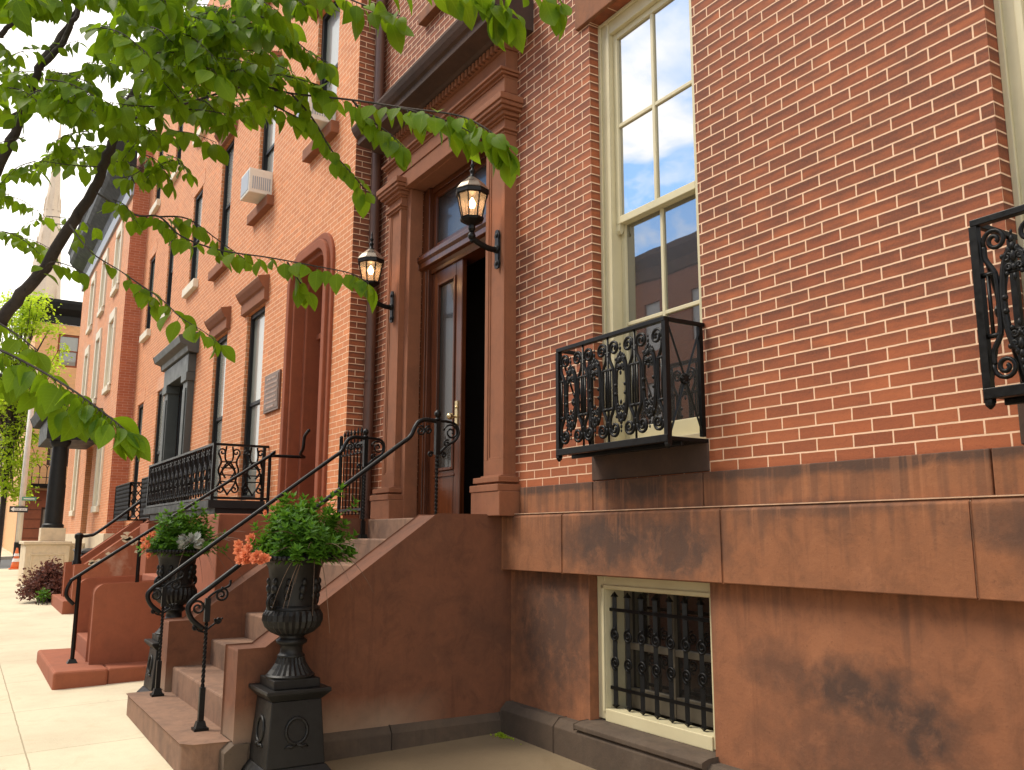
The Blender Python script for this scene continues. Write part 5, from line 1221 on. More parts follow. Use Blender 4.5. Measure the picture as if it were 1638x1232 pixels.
TWIGS=[([(-3.351,-3.328,2.972),(-3.007,-3.166,2.94),(-2.665,-3.041,2.885),(-2.549,-2.941,2.833),(-2.321,-2.825,2.742),(-2.101,-2.747,2.641),(-1.962,-2.655,2.584),(-1.876,-2.62,2.521),(-1.852,-2.588,2.484),(-1.853,-2.563,2.455)],50,1.0,0.004),([(-2.109,-2.763,2.64),(-2.037,-2.7,2.604),(-1.969,-2.637,2.555),(-1.912,-2.595,2.501)],14,1.0,0.003),([(-2.321,-2.825,2.742),(-2.281,-2.785,2.676),(-2.231,-2.736,2.618),(-2.186,-2.704,2.56)],14,1.0,0.003),([(-2.549,-2.941,2.833),(-2.515,-2.879,2.75),(-2.488,-2.823,2.648),(-2.447,-2.774,2.572),(-2.448,-2.72,2.522)],16,0.95,0.003),([(-2.809,-3.158,3.091),(-2.568,-3.078,3.067),(-2.472,-3.005,2.997),(-2.433,-2.936,2.927),(-2.384,-2.882,2.878)],24,1.0,0.003),([(-2.665,-3.041,2.885),(-2.541,-2.997,2.876),(-2.474,-2.918,2.847),(-2.42,-2.876,2.813)],18,1.0,0.003),([(-2.672,-2.997,2.85),(-2.577,-2.941,2.781),(-2.565,-2.862,2.754)],12,0.9,0.003),([(-2.139,-3.057,2.963),(-2.046,-2.982,2.88),(-1.985,-2.898,2.83),(-1.925,-2.852,2.795)],16,1.1,0.003),([(-1.932,-2.991,2.865),(-1.795,-2.879,2.809),(-1.666,-2.79,2.741),(-1.613,-2.752,2.692),(-1.603,-2.715,2.676)],20,1.1,0.003),([(-1.578,-2.84,2.712),(-1.528,-2.736,2.698),(-1.464,-2.694,2.653),(-1.456,-2.67,2.642)],8,1.0,0.003),([(-3.46,-3.393,2.722),(-3.184,-3.284,2.564),(-3.078,-3.218,2.535),(-2.989,-3.159,2.45),(-2.881,-3.057,2.389),(-2.706,-2.94,2.335),(-2.534,-2.852,2.277),(-2.41,-2.777,2.233),(-2.351,-2.74,2.195)],40,0.95,0.0035),([(-3.078,-3.218,2.535),(-3.06,-3.129,2.54),(-3.012,-3.03,2.465),(-2.959,-2.932,2.388)],12,0.85,0.003),([(-2.647,-2.896,2.31),(-2.605,-2.876,2.251),(-2.605,-2.844,2.215)],6,0.95,0.003),([(-3.415,-3.465,2.561),(-3.244,-3.406,2.422),(-3.153,-3.313,2.341),(-3.059,-3.233,2.258)],7,0.85,0.003),([(-3.153,-3.313,2.341),(-2.867,-3.224,2.188),(-2.773,-3.191,2.122),(-2.672,-3.135,2.059),(-2.62,-3.1,2.019)],13,0.95,0.002),([(-3.061,-3.283,2.279),(-3.062,-3.242,2.253),(-3.062,-3.211,2.236)],5,0.85,0.003),([(-2.357,-3.74,1.903),(-2.164,-3.667,1.847),(-2.068,-3.597,1.797),(-1.971,-3.543,1.748),(-1.921,-3.499,1.709),(-1.871,-3.463,1.672),(-1.87,-3.442,1.655)],38,0.85,0.003),([(-2.27,-3.709,1.818),(-2.173,-3.625,1.783),(-2.075,-3.556,1.735),(-2.025,-3.51,1.699)],18,0.82,0.003),([(-2.54,-3.709,2.007),(-2.449,-3.639,1.949),(-2.356,-3.585,1.891)],8,0.9,0.003),([(-3.572,-3.545,2.4),(-3.461,-3.514,2.423),(-3.457,-3.453,2.421),(-3.459,-3.389,2.396)],6,0.8,0.003),([(-2.83,-2.98,3.235),(-2.733,-2.955,3.186),(-2.64,-2.932,3.13)],14,1.0,0.002),([(-2.211,-3.358,2.919),(-2.109,-3.308,2.877),(-2.006,-3.262,2.834)],14,1.0,0.002),([(-3.446,-3.123,3.468),(-3.338,-3.046,3.427),(-3.238,-2.97,3.37)],14,1.0,0.002),([(-2.828,-3.081,3.394),(-2.759,-3.144,3.335),(-2.683,-3.205,3.284)],14,1.0,0.002),([(-2.479,-3.147,2.973),(-2.414,-3.235,2.915),(-2.341,-3.319,2.866)],14,1.0,0.002),([(-2.747,-3.079,3.361),(-2.649,-3.045,3.312),(-2.553,-3.014,3.258)],14,1.0,0.002),([(-2.301,-3.121,3.005),(-2.205,-3.084,2.948),(-2.123,-3.044,2.868)],14,1.0,0.002),([(-3.271,-3.31,3.498),(-3.17,-3.258,3.459),(-3.068,-3.21,3.419)],14,1.0,0.002),([(-2.384,-3.52,2.782),(-2.292,-3.468,2.732),(-2.214,-3.415,2.654)],14,1.0,0.002),([(-2.982,-3.226,3.198),(-2.89,-3.196,3.145),(-2.811,-3.164,3.07)],14,1.0,0.002),([(-2.433,-3.159,3.034),(-2.337,-3.121,2.981),(-2.251,-3.081,2.908)],14,1.0,0.002),([(-3.193,-3.027,3.541),(-3.105,-2.997,3.48),(-3.034,-2.962,3.389)],14,1.0,0.002),([(-3.037,-3.234,3.285),(-2.981,-3.328,3.204),(-2.934,-3.412,3.101)],14,1.0,0.002),([(-3.011,-2.94,3.531),(-2.904,-2.876,3.481),(-2.806,-2.811,3.413)],14,1.0,0.002),([(-2.644,-3.233,3.011),(-2.548,-3.201,2.966),(-2.455,-3.171,2.911)],14,1.0,0.002),([(-3.432,-2.969,3.525),(-3.364,-3.043,3.466),(-3.292,-3.115,3.411)],14,1.0,0.002),([(-2.612,-3.033,3.258),(-2.551,-3.081,3.184),(-2.504,-3.122,3.086)],14,1.0,0.002),([(-2.572,-3.445,2.997),(-2.474,-3.407,2.959),(-2.372,-3.374,2.925)],14,1.0,0.002),([(-2.67,-2.988,3.278),(-2.577,-2.98,3.229),(-2.483,-2.974,3.182)],14,1.0,0.002),([(-3.448,-3.195,3.459),(-3.352,-3.142,3.409),(-3.268,-3.086,3.334)],14,1.0,0.002),([(-3.125,-2.869,3.571),(-3.031,-2.829,3.512),(-2.952,-2.786,3.425)],14,1.0,0.002),([(-3.126,-3.134,3.374),(-3.031,-3.12,3.331),(-2.933,-3.108,3.292)],14,1.0,0.002),([(-2.251,-3.447,2.878),(-2.166,-3.425,2.82),(-2.094,-3.401,2.738)],14,1.0,0.002),([(-2.741,-3.305,3.181),(-2.683,-3.376,3.099),(-2.639,-3.437,2.988)],14,1.0,0.002),([(-2.67,-3.295,3.063),(-2.574,-3.238,3.011),(-2.492,-3.179,2.929)],14,1.0,0.002),([(-2.911,-3.171,3.234),(-2.809,-3.141,3.196),(-2.703,-3.116,3.166)],14,1.0,0.002),([(-2.885,-3.471,3.163),(-2.787,-3.407,3.121),(-2.697,-3.345,3.063)],14,1.0,0.002),([(-3.161,-3.138,3.419),(-3.061,-3.088,3.371),(-2.969,-3.039,3.311)],14,1.0,0.002),([(-2.859,-3.114,3.35),(-2.765,-3.06,3.289),(-2.693,-3.002,3.192)],14,1.0,0.002),([(-2.564,-3.084,3.019),(-2.461,-3.057,2.98),(-2.353,-3.035,2.949)],14,1.0,0.002),([(-3.381,-3.454,3.53),(-3.287,-3.42,3.488),(-3.193,-3.388,3.444)],14,1.0,0.002),([(-3.118,-3.443,3.395),(-3.023,-3.393,3.35),(-2.934,-3.343,3.294)],14,1.0,0.002),([(-3.45,-3.255,3.572),(-3.353,-3.221,3.529),(-3.257,-3.188,3.486)],14,1.0,0.002),([(-2.322,-3.447,2.896),(-2.221,-3.395,2.858),(-2.117,-3.348,2.821)],14,1.0,0.002),([(-2.487,-3.533,3.015),(-2.401,-3.496,2.957),(-2.333,-3.457,2.871)],14,1.0,0.002),([(-2.871,-2.915,3.433),(-2.767,-2.849,3.374),(-2.68,-2.779,3.284)],14,1.0,0.002),([(-2.648,-3.285,3.037),(-2.545,-3.242,3.0),(-2.438,-3.204,2.968)],14,1.0,0.002),([(-2.799,-3.019,3.2),(-2.735,-3.089,3.137),(-2.672,-3.154,3.069)],14,1.0,0.002),([(-2.586,-2.999,3.191),(-2.488,-2.975,3.143),(-2.391,-2.954,3.092)],14,1.0,0.002),([(-2.895,-3.364,3.325),(-2.796,-3.324,3.285),(-2.695,-3.286,3.247)],14,1.0,0.002),([(-2.547,-2.987,3.242),(-2.439,-2.932,3.194),(-2.335,-2.88,3.136)],14,1.0,0.002),([(-2.17,-3.161,2.975),(-2.066,-3.118,2.928),(-1.963,-3.08,2.88)],14,1.0,0.002),([(-3.337,-3.12,3.628),(-3.229,-3.039,3.584),(-3.129,-2.957,3.523)],14,1.0,0.002),([(-3.21,-3.351,3.424),(-3.108,-3.288,3.386),(-3.008,-3.227,3.341)],14,1.0,0.002),([(-3.523,-3.676,3.531),(-3.426,-3.599,3.495),(-3.334,-3.523,3.448)],12,1.0,0.002),([(-3.91,-3.829,3.705),(-3.82,-3.762,3.663),(-3.742,-3.694,3.598)],12,1.0,0.002),([(-2.959,-3.627,3.153),(-2.883,-3.67,3.087),(-2.812,-3.708,3.01)],12,1.0,0.002),([(-3.596,-3.449,3.707),(-3.508,-3.389,3.65),(-3.441,-3.326,3.558)],12,1.0,0.002),([(-2.95,-3.778,3.138),(-2.871,-3.815,3.073),(-2.794,-3.849,3.003)],12,1.0,0.002),([(-3.895,-3.514,3.888),(-3.787,-3.417,3.862),(-3.675,-3.324,3.837)],12,1.0,0.002),([(-3.068,-3.6,3.325),(-2.976,-3.575,3.282),(-2.881,-3.552,3.243)],12,1.0,0.002),([(-2.96,-3.757,3.102),(-2.861,-3.692,3.076),(-2.756,-3.631,3.056)],12,1.0,0.002),([(-3.775,-3.818,3.522),(-3.691,-3.847,3.466),(-3.606,-3.874,3.411)],12,1.0,0.002),([(-2.886,-3.732,3.107),(-2.792,-3.66,3.069),(-2.705,-3.589,3.015)],12,1.0,0.002),([(-3.576,-3.616,3.604),(-3.469,-3.527,3.581),(-3.355,-3.441,3.565)],12,1.0,0.002),([(-3.251,-3.528,3.378),(-3.152,-3.466,3.341),(-3.054,-3.407,3.301)],12,1.0,0.002),([(-3.363,-3.647,3.504),(-3.28,-3.607,3.445),(-3.218,-3.564,3.353)],12,1.0,0.002),([(-3.523,-3.612,3.581),(-3.462,-3.701,3.49),(-3.415,-3.782,3.371)],12,1.0,0.002),([(-3.409,-3.71,3.417),(-3.321,-3.676,3.369),(-3.242,-3.641,3.306)],12,1.0,0.002),([(-2.705,-3.65,3.011),(-2.625,-3.684,2.952),(-2.544,-3.715,2.89)],12,1.0,0.002),([(-3.002,-3.743,3.249),(-2.908,-3.689,3.211),(-2.815,-3.638,3.171)],12,1.0,0.002),([(-3.667,-3.749,3.632),(-3.597,-3.834,3.55),(-3.53,-3.913,3.459)],12,1.0,0.002),([(-3.323,-3.812,3.37),(-3.237,-3.761,3.321),(-3.165,-3.708,3.246)],12,1.0,0.002),([(-2.886,-3.519,3.202),(-2.813,-3.597,3.136),(-2.735,-3.669,3.075)],12,1.0,0.002),([(-3.475,-3.308,3.282),(-3.364,-3.224,3.256),(-3.25,-3.145,3.231)],13,1.0,0.002),([(-3.383,-3.193,3.298),(-3.278,-3.139,3.264),(-3.172,-3.087,3.228)],13,1.0,0.002),([(-3.551,-3.018,3.429),(-3.452,-2.986,3.386),(-3.357,-2.955,3.336)],13,1.0,0.002),([(-2.648,-3.353,2.9),(-2.572,-3.424,2.846),(-2.488,-3.492,2.802)],13,1.0,0.002),([(-2.699,-3.052,3.095),(-2.596,-3.019,3.053),(-2.493,-2.99,3.012)],13,1.0,0.002),([(-2.694,-3.141,2.915),(-2.595,-3.125,2.876),(-2.495,-3.111,2.841)],13,1.0,0.002),([(-3.388,-2.854,3.332),(-3.325,-2.937,3.271),(-3.264,-3.014,3.202)],13,1.0,0.002),([(-2.446,-3.326,2.867),(-2.353,-3.283,2.812),(-2.275,-3.237,2.728)],13,1.0,0.002),([(-3.504,-3.083,3.387),(-3.402,-3.045,3.349),(-3.298,-3.009,3.313)],13,1.0,0.002),([(-2.741,-3.279,3.029),(-2.639,-3.228,2.99),(-2.538,-3.179,2.945)],13,1.0,0.002),([(-3.674,-3.273,3.423),(-3.605,-3.326,3.35),(-3.551,-3.372,3.245)],13,1.0,0.002),([(-3.042,-3.146,3.145),(-2.956,-3.122,3.083),(-2.889,-3.094,2.982)],13,1.0,0.002),([(-2.923,-3.097,3.117),(-2.811,-3.037,3.082),(-2.698,-2.981,3.049)],13,1.0,0.002),([(-3.356,-2.852,3.367),(-3.251,-2.802,3.32),(-3.155,-2.751,3.254)],13,1.0,0.002),([(-2.951,-3.152,3.195),(-2.837,-3.087,3.164),(-2.717,-3.027,3.142)],13,1.0,0.002),([(-3.58,-3.361,3.311),(-3.5,-3.412,3.257),(-3.418,-3.461,3.205)],13,1.0,0.002),([(-2.58,-3.259,2.838),(-2.507,-3.321,2.781),(-2.434,-3.379,2.719)],13,1.0,0.002),([(-3.506,-2.929,3.468),(-3.438,-3.011,3.414),(-3.361,-3.092,3.371)],13,1.0,0.002),([(-2.904,-3.316,3.104),(-2.808,-3.278,3.06),(-2.715,-3.241,3.008)],13,1.0,0.002),([(-2.7,-3.167,2.961),(-2.596,-3.12,2.919),(-2.497,-3.075,2.868)],13,1.0,0.002),([(-3.409,-3.173,3.409),(-3.319,-3.127,3.35),(-3.249,-3.076,3.251)],13,1.0,0.002),([(-2.887,-3.335,3.078),(-2.789,-3.291,3.036),(-2.694,-3.248,2.987)],13,1.0,0.002),([(-3.464,-3.021,3.527),(-3.362,-2.971,3.481),(-3.267,-2.921,3.423)],13,1.0,0.002),([(-3.027,-3.323,3.024),(-2.934,-3.3,2.979),(-2.847,-3.277,2.921)],13,1.0,0.002),([(-3.483,-3.225,3.448),(-3.389,-3.194,3.402),(-3.3,-3.162,3.345)],13,1.0,0.002),([(-2.457,-3.301,2.781),(-2.359,-3.269,2.738),(-2.265,-3.238,2.687)],13,1.0,0.002),([(-3.036,-3.477,3.147),(-2.936,-3.432,3.113),(-2.832,-3.391,3.085)],13,1.0,0.002),([(-3.454,-3.217,3.296),(-3.347,-3.147,3.262),(-3.241,-3.079,3.221)],13,1.0,0.002),([(-3.137,-3.189,3.118),(-3.025,-3.127,3.09),(-2.909,-3.07,3.07)],13,1.0,0.002),([(-3.077,-2.91,3.234),(-3.019,-2.975,3.157),(-2.98,-3.03,3.039)],13,1.0,0.002),([(-2.517,-3.362,2.824),(-2.414,-3.315,2.788),(-2.311,-3.272,2.752)],13,1.0,0.002),([(-3.492,-2.908,3.444),(-3.376,-2.835,3.41),(-3.259,-2.767,3.374)],13,1.0,0.002),([(-2.498,-3.132,2.973),(-2.437,-3.222,2.91),(-2.372,-3.306,2.847)],13,1.0,0.002),([(-2.562,-3.364,2.928),(-2.474,-3.35,2.875),(-2.394,-3.335,2.807)],13,1.0,0.002),([(-3.712,-3.694,3.15),(-3.612,-3.628,3.125),(-3.51,-3.564,3.103)],10,0.9,0.002),([(-3.673,-3.549,3.259),(-3.58,-3.512,3.218),(-3.493,-3.476,3.163)],10,0.9,0.002),([(-3.758,-3.564,3.286),(-3.651,-3.487,3.268),(-3.536,-3.415,3.262)],10,0.9,0.002),([(-3.136,-3.613,2.892),(-3.041,-3.565,2.855),(-2.951,-3.517,2.805)],10,0.9,0.002),([(-3.174,-3.709,2.954),(-3.079,-3.68,2.92),(-2.982,-3.652,2.889)],10,0.9,0.002),([(-3.363,-3.619,2.993),(-3.268,-3.535,2.953),(-3.186,-3.449,2.879)],10,0.9,0.002),([(-4.176,-3.595,3.403),(-4.082,-3.499,3.359),(-4.007,-3.4,3.269)],10,0.9,0.002),([(-3.144,-3.703,2.905),(-3.053,-3.661,2.863),(-2.97,-3.618,2.801)],10,0.9,0.002),([(-3.347,-3.664,3.04),(-3.267,-3.714,2.975),(-3.195,-3.758,2.893)],10,0.9,0.002),([(-4.334,-3.601,3.486),(-4.235,-3.543,3.458),(-4.135,-3.486,3.43)],10,0.9,0.002),([(-4.001,-3.698,3.372),(-3.899,-3.614,3.352),(-3.792,-3.534,3.337)],10,0.9,0.002),([(-3.702,-3.644,3.158),(-3.607,-3.581,3.121),(-3.52,-3.517,3.066)],10,0.9,0.002),([(-3.355,-3.238,3.13),(-3.25,-3.171,3.094),(-3.15,-3.105,3.044)],12,0.95,0.002),([(-2.751,-3.568,2.766),(-2.664,-3.545,2.714),(-2.589,-3.519,2.632)],12,0.95,0.002),([(-3.579,-3.113,3.221),(-3.484,-3.08,3.174),(-3.398,-3.045,3.106)],12,0.95,0.002),([(-2.784,-3.176,2.854),(-2.694,-3.161,2.802),(-2.615,-3.144,2.724)],12,0.95,0.002),([(-3.529,-3.008,3.315),(-3.46,-3.06,3.248),(-3.403,-3.106,3.154)],12,0.95,0.002),([(-2.939,-3.371,2.878),(-2.833,-3.304,2.849),(-2.726,-3.241,2.817)],12,0.95,0.002),([(-3.248,-3.143,3.066),(-3.14,-3.092,3.037),(-3.027,-3.046,3.015)],12,0.95,0.002),([(-3.331,-2.982,3.125),(-3.221,-2.932,3.094),(-3.108,-2.887,3.068)],12,0.95,0.002),([(-2.678,-3.348,2.834),(-2.588,-3.316,2.78),(-2.512,-3.28,2.695)],12,0.95,0.002),([(-3.784,-3.29,3.318),(-3.687,-3.244,3.277),(-3.596,-3.198,3.221)],12,0.95,0.002),([(-2.711,-3.613,2.756),(-2.616,-3.556,2.716),(-2.53,-3.499,2.656)],12,0.95,0.002),([(-3.694,-3.302,3.236),(-3.598,-3.25,3.19),(-3.514,-3.196,3.117)],12,0.95,0.002),([(-3.158,-3.6,2.905),(-3.068,-3.552,2.858),(-2.99,-3.502,2.78)],12,0.95,0.002),([(-3.574,-2.94,3.229),(-3.457,-2.858,3.197),(-3.341,-2.778,3.157)],12,0.95,0.002),([(-2.787,-3.614,2.742),(-2.693,-3.584,2.704),(-2.603,-3.554,2.658)],12,0.95,0.002),([(-3.459,-3.111,3.191),(-3.369,-3.09,3.136),(-3.294,-3.064,3.05)],12,0.95,0.002),([(-3.465,-3.602,3.072),(-3.389,-3.639,3.0),(-3.33,-3.67,2.888)],12,0.95,0.002),([(-3.556,-3.079,3.213),(-3.492,-3.192,3.15),(-3.428,-3.297,3.082)],12,0.95,0.002),([(-3.692,-3.164,3.355),(-3.599,-3.136,3.306),(-3.517,-3.107,3.236)],12,0.95,0.002),([(-3.115,-3.496,2.931),(-3.021,-3.436,2.886),(-2.94,-3.375,2.809)],12,0.95,0.002),([(-2.699,-3.318,2.749),(-2.621,-3.39,2.698),(-2.539,-3.457,2.653)],12,0.95,0.002),([(-2.759,-3.219,2.794),(-2.656,-3.176,2.757),(-2.556,-3.135,2.714)],12,0.95,0.002),([(-3.162,-3.01,3.067),(-3.048,-2.949,3.037),(-2.93,-2.893,3.013)],12,0.95,0.002),([(-3.616,-2.925,3.377),(-3.493,-2.839,3.351),(-3.366,-2.759,3.331)],12,0.95,0.002),([(-3.605,-3.302,3.187),(-3.491,-3.214,3.169),(-3.368,-3.132,3.163)],12,0.95,0.002),([(-3.672,-2.914,3.44),(-3.617,-3.032,3.371),(-3.563,-3.142,3.293)],12,0.95,0.002),([(-3.224,-3.499,2.95),(-3.125,-3.436,2.916),(-3.03,-3.374,2.869)],12,0.95,0.002),([(-3.694,-2.956,3.316),(-3.586,-2.881,3.272),(-3.488,-2.804,3.2)],12,0.95,0.002),([(-3.393,-3.505,3.115),(-3.3,-3.48,3.074),(-3.211,-3.455,3.024)],12,0.95,0.002),([(-3.048,-3.521,2.855),(-2.954,-3.486,2.814),(-2.866,-3.452,2.759)],12,0.95,0.002),([(-3.759,-3.099,3.057),(-3.665,-3.068,3.007),(-3.585,-3.033,2.923)],10,0.9,0.002),([(-3.375,-3.317,2.989),(-3.28,-3.275,2.944),(-3.195,-3.232,2.874)],10,0.9,0.002),([(-3.488,-3.188,3.033),(-3.41,-3.248,2.979),(-3.335,-3.304,2.917)],10,0.9,0.002),([(-3.318,-3.299,2.949),(-3.236,-3.357,2.903),(-3.149,-3.413,2.864)],10,0.9,0.002),([(-3.736,-3.222,3.098),(-3.627,-3.155,3.075),(-3.513,-3.092,3.058)],10,0.9,0.002),([(-3.785,-3.366,3.042),(-3.688,-3.335,3.007),(-3.594,-3.304,2.963)],10,0.9,0.002),([(-3.37,-3.429,2.858),(-3.291,-3.492,2.797),(-3.219,-3.55,2.716)],10,0.9,0.002),([(-3.804,-3.311,2.994),(-3.701,-3.238,2.957),(-3.608,-3.163,2.894)],10,0.9,0.002),([(-3.325,-3.443,2.894),(-3.246,-3.505,2.834),(-3.173,-3.561,2.758)],10,0.9,0.002),([(-3.566,-3.205,3.025),(-3.493,-3.26,2.958),(-3.433,-3.308,2.855)],10,0.9,0.002),([(-3.625,-3.095,2.981),(-3.554,-3.161,2.915),(-3.495,-3.22,2.813)],10,0.9,0.002),([(-3.775,-3.244,3.169),(-3.679,-3.204,3.127),(-3.591,-3.163,3.063)],10,0.9,0.002),([(-3.068,-3.213,2.851),(-2.963,-3.152,2.813),(-2.865,-3.091,2.756)],10,0.9,0.002),([(-3.638,-3.208,2.985),(-3.546,-3.166,2.93),(-3.472,-3.119,2.825)],10,0.9,0.002),([(-3.995,-3.457,3.075),(-3.891,-3.365,3.048),(-3.79,-3.273,3.005)],9,0.8,0.002),([(-4.375,-3.511,3.175),(-4.272,-3.427,3.152),(-4.17,-3.343,3.121)],9,0.8,0.002),([(-4.549,-3.452,3.287),(-4.466,-3.5,3.231),(-4.39,-3.544,3.156)],9,0.8,0.002),([(-3.762,-3.63,2.998),(-3.687,-3.72,2.917),(-3.627,-3.8,2.792)],9,0.8,0.002),([(-3.871,-3.463,3.04),(-3.767,-3.4,3.019),(-3.66,-3.34,3.002)],9,0.8,0.002),([(-4.624,-3.516,3.301),(-4.516,-3.418,3.287),(-4.404,-3.322,3.279)],9,0.8,0.002),([(-4.635,-3.512,3.284),(-4.528,-3.435,3.273),(-4.412,-3.362,3.281)],9,0.8,0.002),([(-3.782,-3.582,2.918),(-3.704,-3.646,2.845),(-3.641,-3.702,2.729)],9,0.8,0.002),([(-3.949,-3.733,2.863),(-3.861,-3.824,2.81),(-3.77,-3.908,2.756)],9,0.85,0.002),([(-3.802,-3.659,2.77),(-3.711,-3.7,2.728),(-3.621,-3.739,2.682)],9,0.85,0.002),([(-4.474,-3.679,2.954),(-4.389,-3.774,2.894),(-4.307,-3.862,2.814)],9,0.85,0.002),([(-4.3,-3.694,2.93),(-4.206,-3.607,2.894),(-4.123,-3.517,2.816)],9,0.85,0.002),([(-4.588,-3.731,3.12),(-4.497,-3.817,3.075),(-4.399,-3.899,3.045)],9,0.85,0.002),([(-3.892,-3.64,2.911),(-3.795,-3.607,2.883),(-3.698,-3.575,2.854)],9,0.85,0.002),([(-4.335,-3.719,2.945),(-4.245,-3.799,2.895),(-4.155,-3.874,2.843)],9,0.85,0.002),([(-4.529,-3.687,3.083),(-4.44,-3.77,3.032),(-4.35,-3.849,2.983)],9,0.85,0.002),([(-4.655,-3.494,2.976),(-4.572,-3.555,2.916),(-4.499,-3.609,2.82)],7,0.8,0.002),([(-4.675,-3.447,2.963),(-4.575,-3.395,2.935),(-4.479,-3.344,2.896)],7,0.8,0.002),([(-4.488,-3.491,2.933),(-4.385,-3.391,2.907),(-4.288,-3.291,2.856)],7,0.8,0.002),([(-4.489,-3.605,2.827),(-4.397,-3.671,2.789),(-4.303,-3.733,2.756)],8,0.85,0.002),([(-4.259,-3.689,2.756),(-4.165,-3.606,2.716),(-4.084,-3.519,2.628)],8,0.85,0.002),([(-4.406,-3.62,2.782),(-4.308,-3.537,2.751),(-4.218,-3.453,2.688)],8,0.85,0.002),([(-3.215,-3.352,2.614),(-3.121,-3.323,2.568),(-3.039,-3.293,2.487)],6,0.8,0.002),([(-3.042,-3.427,2.655),(-2.959,-3.515,2.609),(-2.871,-3.596,2.57)],6,0.8,0.002),([(-2.983,-3.362,2.609),(-2.883,-3.344,2.584),(-2.778,-3.329,2.569)],6,0.8,0.002),([(-3.686,-3.776,3.336),(-3.601,-3.737,3.283),(-3.533,-3.695,3.196)],8,0.8,0.002),([(-3.618,-3.659,3.296),(-3.512,-3.574,3.28),(-3.397,-3.492,3.275)],8,0.8,0.002),([(-4.243,-3.657,3.603),(-4.172,-3.71,3.522),(-4.119,-3.756,3.4)],8,0.8,0.002),([(-4.285,-3.805,3.542),(-4.194,-3.707,3.503),(-4.119,-3.606,3.425)],8,0.8,0.002)]

t = thing('street_tree', (-4.35, -4.62, gz(-4.35, -4.62)), 'leafy street tree with dark branches reaching across the front of the view', 'tree')
g = G()
lA = [Vector(p) for p in LIMBS[0][0]]
tr = [Vector((-4.36, -4.66, -.25)), Vector((-4.35, -4.62, .2)), Vector((-4.30, -4.42, .9))] + lA[:3]
g.tube(bez([tuple(p) for p in tr], 6), [.15]+[.13-.0034*i for i in range(len(bez([tuple(p) for p in tr], 6))-1)], 12)
g.tube(bez([(-4.35, -4.6, .6), (-4.45, -4.7, 1.8), (-4.6, -4.75, 3.2), (-4.7, -4.8, 5.0), (-4.6, -4.7, 6.6)], 6), [.12-.0038*i for i in range(25)], 10)
tk = g.build('trunk', 'bark', t, smooth=True)
g = G()
for l, ra, rb in LIMBS:
    p = bez(l, 6); m = len(p); rr = random.Random(m)
    g.tube([(a+rr.uniform(-.006, .006), b+rr.uniform(-.006, .006), c+rr.uniform(-.006, .006)) for a, b, c in p], [ra+(rb-ra)*i/(m-1) for i in range(m)], 9)
# upper limbs outside the view, added to cast shade on the house and stoop
rr = random.Random(77); extra = []
for i in range(16):
    a = rr.uniform(0, 6.283); s = Vector((-4.6, -4.75, rr.uniform(2.6, 5.2))); L = rr.uniform(1.6, 2.8)
    e = s+Vector((L*math.cos(a), L*math.sin(a), rr.uniform(.5, 1.8)))
    if e.y > -2.2: e.y = -2.2
    md = s.lerp(e, .5)+Vector((0, 0, .15)); g.tube([s, md, e], [.035, .022, .008], 7)
    for k in range(7):
        q = s.lerp(e, rr.uniform(.35, 1)); d = Vector((rr.gauss(0, .5), rr.gauss(0, .5), rr.gauss(.05, .25)))
        extra.append(([tuple(q), tuple(q+d*.5), tuple(q+d)], 16))
g.build('limbs', 'bark', t, smooth=True)
gt = G(); gl = G(); rr = random.Random(99)
CAM = Vector((0, -3.71, 1.45))
def twig(pts, n, size, r, off=0):
    p = [Vector(q) for q in (bez(pts, 5) if len(pts) > 2 else pts)]; m = len(p)
    gt.tube(p, [r*(1.15-.75*i/(m-1)) for i in range(m)], 5, caps=False)
    for i in range(n):
        u = (i+.5)/n*.97+.03; j = min(int(u*(m-1)), m-2); f = u*(m-1)-j
        q = p[j].lerp(p[j+1], f); tan = (p[j+1]-p[j]).normalized()
        sgn = 1 if i % 2 else -1; o = tan.cross(Vector((0, 0, 1)))
        o = o.normalized() if o.length > 1e-3 else Vector((1, 0, 0))
        d = (tan*rr.uniform(.1, .8)+o*sgn*rr.uniform(.3, 1.0)+Vector((0, 0, rr.uniform(-1.3, -.15)))).normalized()
        L = .088*size*rr.uniform(.62, 1.15); st = q+d*L*.22
        gt.tube([q, st], [.0011, .0009], 3, caps=False)
        up = Vector((rr.gauss(0, .45), rr.gauss(0, .45), 1)).normalized()
        leaf(gl, st, d, up, L, L*rr.uniform(.56, .68), rr.uniform(.1, .4), rr.uniform(.1, .45), 7)
for a, n, s, r in TWIGS: twig(a, int(n*1.5), s*.83, r)
for a, n in extra:
    if (Vector(a[0])-CAM).length > 1.6: twig(a, n, 1.25, .003)
gt.build('twigs', 'bark', t)
cr = gl.build('crown', 'leaf', t, smooth=True)
tab = [(0.0, i/7) for i in range(8)] + [(-1.0, i/7) for i in range(1, 7)] + [(1.0, i/7) for i in range(1, 7)]
uv = cr.data.uv_layers.new(name='UVMap')
vi = [0]*len(cr.data.loops); cr.data.loops.foreach_get('vertex_index', vi)
uv.data.foreach_set('uv', [c for k in vi for c in tab[k % 20]])

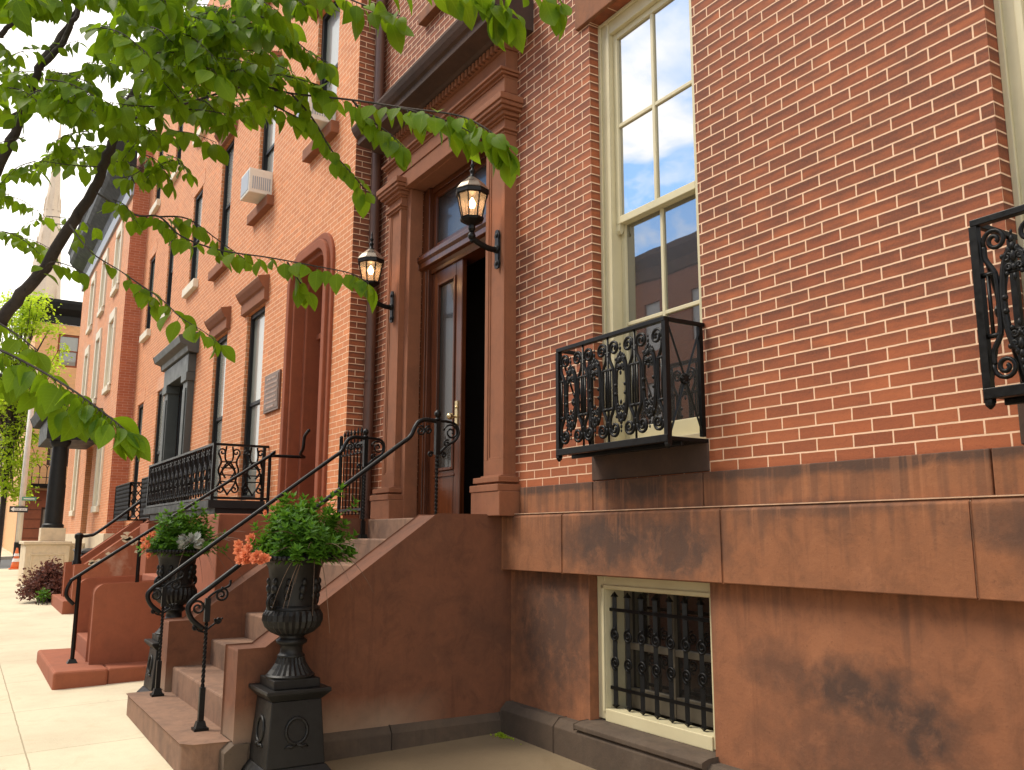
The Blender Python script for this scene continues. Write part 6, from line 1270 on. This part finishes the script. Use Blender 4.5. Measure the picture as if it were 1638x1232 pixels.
# ------------------------------------------------------------------ light, sky, camera
SUN_EL, SUN_AZ = R(52), Vector((-.62, -.78, 0)).normalized()
sd = bpy.data.lights.new('sun', 'SUN'); sd.energy = 2.2; sd.angle = R(22); sd.color = (1, .90, .75)
so = bpy.data.objects.new('sun', sd); COL.objects.link(so)
dirv = Vector((SUN_AZ.x*math.cos(SUN_EL), SUN_AZ.y*math.cos(SUN_EL), math.sin(SUN_EL)))
so.rotation_euler = dirv.to_track_quat('Z', 'Y').to_euler(); so.location = (-20, -25, 40)
W = bpy.data.worlds.new('World'); S.world = W; W.use_nodes = True; nt = W.node_tree; g = N(nt)
bg = nt.nodes['Background']; sk = g.n('ShaderNodeTexSky', sky_type='NISHITA'); sk.sun_disc = False
sk.sun_elevation = SUN_EL; sk.sun_rotation = math.atan2(dirv.x, dirv.y); sk.air_density = 1.0; sk.dust_density = .4
tc = g.n('ShaderNodeTexCoord').outputs['Generated']; sx, sy_, sz_ = g.sep(tc)
zz = g.math('ADD', g.math('MAXIMUM', sz_, 0.0), .22)
cv = g.vec(g.math('ADD', g.math('DIVIDE', sx, zz), 6.3), g.math('DIVIDE', sy_, zz), 0.0)
cn = g.noise(cv, 3.0, 8, .55, .3)
lowh = g.math('ADD', g.ramp(sz_, .05, .34, .3, 0), g.ramp(sy_, -.42, -.12, 0, .4))
cl = g.ramp(g.math('ADD', cn, lowh), .47, .62)
hz = g.mix(cl, g.mix(1.0, sk.outputs[0], (.92, 1.15, 1.3), 'MULTIPLY'), (9.4, 9.0, 8.3))
g.l(hz, bg.inputs[0]); bg.inputs[1].default_value = .13
cd = bpy.data.cameras.new('camera'); co = bpy.data.objects.new('camera', cd); COL.objects.link(co)
cd.sensor_width = 36; cd.lens = 36*1395.518/1638; cd.clip_start = .05; cd.clip_end = 2000
m = Matrix(((0.531963, 0.143519, 0.834517), (0.846761, -0.094027, -0.523597), (0.003321, 0.985171, -0.171545))).to_4x4()
m.translation = CAM; co.matrix_world = m; S.camera = co
vs = S.view_settings; vs.view_transform = 'Standard'; vs.look = 'None'; vs.exposure = .72; vs.gamma = 1
S.cycles.max_bounces = 8; S.cycles.transparent_max_bounces = 12
